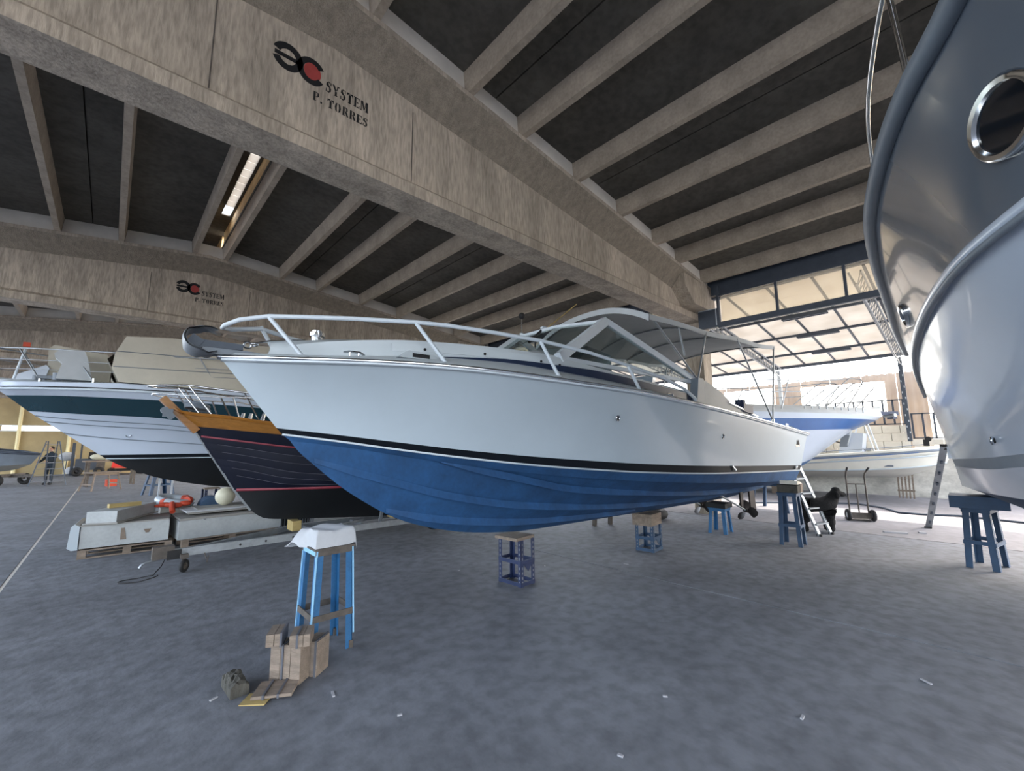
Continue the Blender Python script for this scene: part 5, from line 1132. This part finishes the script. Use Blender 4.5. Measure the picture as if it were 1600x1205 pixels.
dl = thing('hand_truck', 'two-wheeled brown hand truck standing in the yard beyond the black dog', 'hand truck', (12.08, 1.83, 0), math.radians(-62))
for s in (-.17, .17):
    MB().tube([(s, .0, .08), (s, .02, .95), (s*1.02, -.02, 1.02), (s*1.1, -.12, 1.10)], .016, 7).build('upright', M['rust'], dl, 60)
    MB().tube([(s*1.08, -.11, 1.09), (s*1.14, -.18, 1.14)], .020, 7).build('grip', M['rubber'], dl, 60)
    MB().torus((s*1.32, -.05, .125), (1, 0, 0), .085, .04, 22, 8).build('tyre', M['rubber'], dl, 60); MB().cyl((s*1.32, -.05, .125), (1, 0, 0), .06, .05, 14).build('hub', M['galv'], dl, 50)
MB().tube([(0, .0, .08), (0, .02, .78)], .014, 7).build('centre_bar', M['rust'], dl, 60); MB().tube([(-.17, .02, .78), (.17, .02, .78)], .014, 7).build('cross_bar', M['rust'], dl, 60)
MB().box((0, .10, .02), (.42, .24, .02)).build('toe_plate', M['rust'], dl); MB().box((0, -.02, .11), (.40, .06, .12)).build('axle_housing', M['rust'], dl)
tag(MB().tube([(13.4, 4.5, .02), (14.6, 3.2, .02), (15.1, 2.3, .02), (14.6, 1.7, .02), (13.9, 1.36, .02), (13.9, .97, .02), (14.2, .36, .02), (13.9, -.6, .02), (13.2, -2.2, .02)], .022, 8).build('hose', M['steel'], None, 60), 'dark hose snaking across the yard floor behind the hand truck', 'hose')
sp_ = thing('slatted_panel', 'grey slatted panel leaning on the stained yard wall below the tender', 'panel', (17.70, 1.50, 0), PI/2); sp_.scale = (.55, 1, 1)
for i in range(5): MB().bar((-.30+.15*i, .0, 0), (-.30+.15*i, -.30, .88), .07, .03).build('slat', M['wood'], sp_)
for t in (.25, .8): MB().bar((-.36, -.3*t, .88*t), (.36, -.3*t, .88*t), .04, .05).build('rail', M['wood'], sp_)
for x, y, zt in ((16.9, 4.7, .605), (16.9, 6.2, .59)):
    c_ = thing('timber_chock', 'timber chock under the keel of the white tender, %s one' % ('bow' if y < 5 else 'stern'), 'chock', (x, y, 0)); MB().box((0, 0, zt/2-.045), (.5, .25, zt-.09)).build('block', M['wood'], c_); MB().box((0, 0, zt-.07), (.36, .2, .04)).build('pad', M['rubber'], c_)
for k, (x, y) in enumerate(((10.9, 1.15), (11.2, .80))):
    tag(MB().box((x, y, .012), (.35 if k == 0 else .10, .08, .024), -1.2).build('white_offcut', M['debris']), ('long white offcut on the floor at the gate line', 'short white offcut on the floor just outside the gate line')[k], 'scrap')

# black poodle ----------------------------------------------------------------------------------
def skin_body(name, verts, edges, radii, m, parent, sub=2, root=0, disp=0.0):
    me = bpy.data.meshes.new(name); me.from_pydata(verts, edges, []); o = bpy.data.objects.new(name, me); COL.objects.link(o)
    sk = o.modifiers.new('skin', 'SKIN'); sk.use_smooth_shade = True
    for i, r in enumerate(radii):
        v = me.skin_vertices[0].data[i]; v.radius = r if hasattr(r, '__len__') else (r, r); v.use_root = (i == root)
    ss_ = o.modifiers.new('sub', 'SUBSURF'); ss_.levels = sub; ss_.render_levels = sub
    dg = bpy.context.evaluated_depsgraph_get(); me2 = bpy.data.meshes.new_from_object(o.evaluated_get(dg))
    o.modifiers.clear(); o.data = me2; bpy.data.meshes.remove(me)
    if disp:
        rnd = random.Random(3)
        for v in me2.vertices: v.co += v.normal*rnd.uniform(-disp, disp)
    me2.materials.clear(); me2.materials.append(m)
    for p in me2.polygons: p.use_smooth = True
    o.parent = parent; return o
hd = Vector((.55, -.83, 0)).normalized()
dg_ = thing('dog', 'black curly-coated poodle standing behind the step ladder, looking right', 'dog', (10.08, 2.20, 0), math.atan2(hd.y, hd.x)); dg_.scale = (.93, .93, .9)
V = [(-.20, 0, .56), (0, 0, .54), (.20, 0, .55), (.30, 0, .63), (.36, 0, .76), (.40, -.02, .82), (.48, -.02, .795), (.58, -.02, .775),
     (.22, .09, .46), (.23, .09, .26), (.22, .09, .06), (.26, .09, .03), (.22, -.09, .46), (.23, -.09, .26), (.22, -.09, .06), (.26, -.09, .03),
     (-.24, .09, .46), (-.16, .09, .33), (-.27, .09, .20), (-.24, .09, .05), (-.20, .09, .03), (-.24, -.09, .46), (-.16, -.09, .33), (-.27, -.09, .20), (-.24, -.09, .05), (-.20, -.09, .03), (-.30, 0, .60), (-.36, 0, .70)]
Ed = [(0, 1), (1, 2), (2, 3), (3, 4), (4, 5), (5, 6), (6, 7), (2, 8), (8, 9), (9, 10), (10, 11), (2, 12), (12, 13), (13, 14), (14, 15), (0, 16), (16, 17), (17, 18), (18, 19), (19, 20), (0, 21), (21, 22), (22, 23), (23, 24), (24, 25), (0, 26), (26, 27)]
Rr = [.145, .14, .175, .14, .11, .115, .062, .042] + [.09, .075, .07, .055]*2 + [.115, .09, .065, .062, .05]*2 + [.035, .06]
skin_body('body', V, Ed, Rr, M['fur'], dg_, 2, 1, .008)
for s in (-1, 1):
    b = MB().sphere((.385, s*.095-.02, .765), .055, 10, 8, (.7, .42, 1.3)); b.build('ear', M['fur'], dg_, 60)
    MB().sphere((.455, s*.045-.02, .835), .011, 8, 6).build('eye', M['darkglass'], dg_, 60)
MB().sphere((.40, -.02, .885), .075, 12, 8, (1.0, .9, .7)).build('topknot', M['fur'], dg_, 60); MB().sphere((.612, -.02, .782), .018, 8, 6).build('nose', M['rubber'], dg_, 60)
MB().box((.575, -.02, .752), (.07, .03, .004)).build('mouth', M['rubber'], dg_)

# ================================================================== FAR LEFT: PERSON, LADDER, SMALL BOAT, TABLE, MACHINES
pe = thing('person', 'person in dark clothing seen from behind an A-frame ladder, working at the small boat', 'person', (-1.98, 30.3, 0), math.radians(235))
V = [(0, 0, .95), (0, 0, 1.15), (.02, 0, 1.38), (.03, 0, 1.50), (.05, 0, 1.60), (0, .19, 1.42), (.14, .24, 1.18), (.36, .18, 1.12), (.42, .17, 1.12), (0, -.19, 1.42), (.12, -.25, 1.18), (.34, -.20, 1.08), (.40, -.19, 1.08),
     (0, .10, .90), (.02, .11, .50), (0, .11, .10), (.12, .11, .05), (0, -.10, .90), (.02, -.12, .50), (0, -.12, .10), (.12, -.12, .05)]
Ed = [(0, 1), (1, 2), (2, 3), (3, 4), (2, 5), (5, 6), (6, 7), (7, 8), (2, 9), (9, 10), (10, 11), (11, 12), (0, 13), (13, 14), (14, 15), (15, 16), (0, 17), (17, 18), (18, 19), (19, 20)]
Rr = [(.14, .17), (.13, .16), (.13, .18), .06, .055, .07, .055, .042, .03, .07, .055, .042, .03, .10, .07, .05, .045, .10, .07, .05, .045]
skin_body('body', V, Ed, Rr, M['black_cloth'], pe)
hv = MB().sphere((.06, 0, 1.68), .105, 18, 14, (.95, .78, 1.12)); hv.sphere((.165, 0, 1.665), .022, 8, 6, (1, .7, 1.2)); hv.build('head', M['skin'], pe, 60)
b = MB().sphere((.04, 0, 1.705), .112, 16, 10, (.98, .82, 1.0)); b.v = [(min(x, .11), y, max(z, 1.66 if x > .03 else 1.60)) for x, y, z in b.v]; b.build('hair', M['hair'], pe, 60)
for s in (-1, 1):
    MB().sphere((.05, s*.085, 1.67), .03, 8, 6, (.5, .35, 1)).build('ear', M['skin'], pe, 60); MB().sphere((.148, s*.035, 1.685), .011, 8, 6).build('eye', M['darkglass'], pe, 60)
    hx, hy, hz = (.44, s*.175, 1.11)
    h_ = MB().sphere((hx, hy, hz), .04, 10, 7, (1.1, .9, .5))
    for f in range(4): h_.tube([(hx+.03, hy+(-.03+.02*f), hz), (hx+.075+.01*(f in (1, 2)), hy+(-.03+.02*f), hz-.008), (hx+.095, hy+(-.03+.02*f), hz-.035)], [.011, .010, .008], 6)
    h_.tube([(hx, hy-s*.035, hz), (hx+.03, hy-s*.06, hz-.01), (hx+.055, hy-s*.06, hz-.03)], [.012, .011, .009], 6); h_.build('hand', M['skin'], pe, 60)
MB().box((.158, 0, 1.628), (.012, .045, .008)).build('mouth', M['redline'], pe)
for s in (-1, 1): MB().sphere((.07, s*.115, .045), .07, 10, 6, (1.7, .75, .62)).build('shoe', M['rubber'], pe, 60)
al = thing('a_frame_ladder', 'grey A-frame ladder standing around the person at the far left', 'ladder', (-1.95, 29.6, 0), .75); al.scale = (.8, .75, 1.0)
for s, y0, y1 in ((1, -.55, -.06), (-1, .55, .06)):
    for x0, x1 in ((-.55, -.30), (.55, .30)): MB().bar((x0, y0*1.0, 0), (x1, y1, 2.05), .05, .04).build('stile', M['steel'], al)
    for k in range(7): t = (k+.7)/7.2; MB().bar((-.55+.25*t, y0+(y1-y0)*t, 2.05*t), (.55-.25*t, y0+(y1-y0)*t, 2.05*t), .04, .02).build('rung', M['steel'], al)
sb = thing('dinghy', 'small dark grey boat on a wheeled cradle at the far left edge', 'boat', (-3.6, 29.6, 0), math.radians(200))
DG = [(0, 0, 1.45), (.5, .4, 1.5), (1.6, .85, 1.62), (3.2, 1.05, 1.75), (5, 1.05, 1.9)]; DC = [(.3, 0, 1.0), (.9, .35, .95), (2, .7, .9), (3.3, .88, .88), (5, .9, .9)]; DK = [(.3, 0, .98), (1, 0, .72), (2.2, 0, .62), (5, 0, .6)]
d1, d2_, d3_ = row(DG, 24, 1.3), row(DC, 24, 1.3), row(DK, 24, 1.3)
sb.location = (-2.35, 30.2, 0); sb.rotation_euler = (0, 0, math.radians(150))
band(side_rows(d2_, d1, .04, 1.5, 0), 'hull', M['rubber_grey'], sb, 40, stern=True); band(lerp_rows(d3_, d2_, 4), 'bottom', M['fibre2'], sb, 40, stern=True)
b = MB()
for sg in (-1, 1): b.tube([(s, sg*(n+.02), z) for s, n, z in d1], .05, 8)
b.build('fender_rail', M['steel'], sb, 60); MB().prism([(2.0, 1.6), (2.2, 2.3), (3.2, 2.35), (3.6, 1.7)], (0, -.5, 0), (1, 0, 0), (0, 0, 1), (0, 1.0, 0)).build('cuddy', M['glass'] if False else M['darkglass'], sb)
for x in (1.0, 3.4):
    MB().bar((x, -.7, .50), (x, .7, .50), .12, .12).build('cradle_beam', M['rust'], sb)
    for y in (-.75, .75): MB().torus((x, y, .28), (0, 1, 0), .19, .09, 20, 8).build('cradle_wheel', M['rubber'], sb, 60); MB().bar((x, y*.9, .28), (x, y*.9, .52), .08, .08).build('cradle_leg', M['rust'], sb)
MB().bar((.2, 0, .45), (4.2, 0, .45), .14, .14).build('cradle_spine', M['rust'], sb)
tb_ = thing('work_table', 'low wooden work table with splayed pale legs, far left middle ground', 'table', (-.12, 24.6, 0), .55); tb_.scale = (.72, .72, .9)
MB().box((0, 0, .80), (1.35, .95, .05)).build('table_top', M['wood'], tb_)
for sx in (-1, 1):
    for sy in (-1, 1): MB().bar((sx*.72, sy*.50, 0), (sx*.55, sy*.36, .78), .07, .07).build('leg', M['wood'], tb_)
    MB().bar((sx*.66, -.45, .28), (sx*.66, .45, .28), .04, .05).build('stretcher', M['wood'], tb_)
for sy in (-.36, .36): MB().box((0, sy, .73), (1.2, .04, .10)).build('apron', M['wood'], tb_)
t2 = thing('sawhorse_bench', 'cluttered bench behind the low work table', 'table', (.15, 27.4, 0), .2)
MB().box((0, 0, 1.12), (1.9, .6, .06)).build('bench_top', M['wood'], t2)
for sx in (-.8, .8):
    for sy in (-.22, .22): MB().bar((sx, sy, 0), (sx, sy, 1.1), .08, .08).build('leg', M['rust'], t2)
tag(MB().sphere((-.25, 27.4, 1.315), .22, 12, 8, (1.6, .8, .7)).build('rag_heap', M['fender'], None, 60), 'pale rag heap on the cluttered bench', 'rags')
tag(MB().box((.35, 27.4, 1.27), (.35, .3, .24), .3).build('green_tub', M['stand_edge']), 'pale tub on the cluttered bench right of the rags', 'tub')
tag(MB().cyl((.75, 27.35, 1.30), (0, 0, 1), .14, .30, 12).build('dark_can', M['stand_dark'], None, 50), 'dark can at the right end of the cluttered bench', 'can')
tag(MB().box((.2, 26.8, .15), (.35, .3, .30), .2).build('orange_bin', M['orange']), 'small orange bin on the floor in front of the cluttered bench', 'bin')
fk = thing('forklift', 'dark forklift truck with orange stripe parked before the ochre back wall', 'forklift', (-.95, 38.4, 0), 0)
MB().box((.15, 0, .70), (1.3, 1.0, .70)).build('body', M['steel'], fk); MB().box((.65, 0, .85), (.4, 1.05, .8)).build('counterweight', M['rust'], fk)
for y in (-.35, .35): MB().box((-.65, y, 1.05), (.12, .12, 2.0)).build('mast', M['steel'], fk)
for x, y in ((-.30, -.45), (-.30, .45), (.5, -.45), (.5, .45)): MB().box((x, y, 1.55), (.06, .06, 1.1)).build('cage_post', M['steel'], fk)
MB().box((.1, 0, 2.1), (1.0, 1.0, .06)).build('cage_roof', M['steel'], fk); MB().box((.25, 0, 1.2), (.4, .5, .5)).build('seat', M['rubber'], fk)
for x in (-.4, .6):
    for y in (-.5, .5): MB().torus((x, y, .27), (0, 1, 0), .18, .09, 20, 8).build('wheel', M['rubber'], fk, 60)
for y in (-.25, .25): MB().box((-1.1, y, .1), (.9, .1, .05)).build('fork', M['steel'], fk)
rm_ = thing('red_tractor', 'red wedge-shaped machine with a big tyre before the back wall', 'machine', (.75, 38.3, 0), 0)
MB().prism([(-.55, .45), (-.45, 1.15), (.35, .95), (.62, .80), (.45, .40)], (0, -.45, 0), (1, 0, 0), (0, 0, 1), (0, .9, 0)).build('body', M['red_machine'], rm_)
MB().box((-.05, -.46, .85), (.30, .01, .16)).build('data_plate', M['cloth'], rm_); MB().box((.1, 0, .30), (1.6, .6, .16)).build('chassis', M['rubber'], rm_)
for y in (-.5, .5): o = MB().torus((.95, y, .45), (0, 1, 0), .31, .14, 24, 8).build('tyre', M['rubber'], rm_, 60); MB().cyl((.95, y, .45), (0, 1, 0), .18, .12, 14).build('hub', M['rubber_grey'], o, 50)
MB().torus((-.5, -.4, .22), (0, 1, 0), .15, .07, 20, 8).build('front_wheel', M['rubber'], rm_, 60); MB().torus((-.5, .4, .22), (0, 1, 0), .15, .07, 20, 8).build('front_wheel', M['rubber'], rm_, 60)
for k, (x, y, l) in enumerate(((-1.55, 39.2, 'crumpled white sheet at the foot of the back wall, left one'), (-1.9, 39.3, 'crumpled white sheet hung before the back wall, upper one'))):
    o = MB().sphere((0, 0, .3 if k == 0 else 1.2), .38, 10, 7, (1, .4, .75)).build('white_sheet', M['cloth'], None, 60); o.location = (x, y, 0); tag(o, l, 'sheet')
    if k: MB().bar((0, 0, 0), (0, 0, 1.0), .04, .04).build('peg', M['steel'], o)
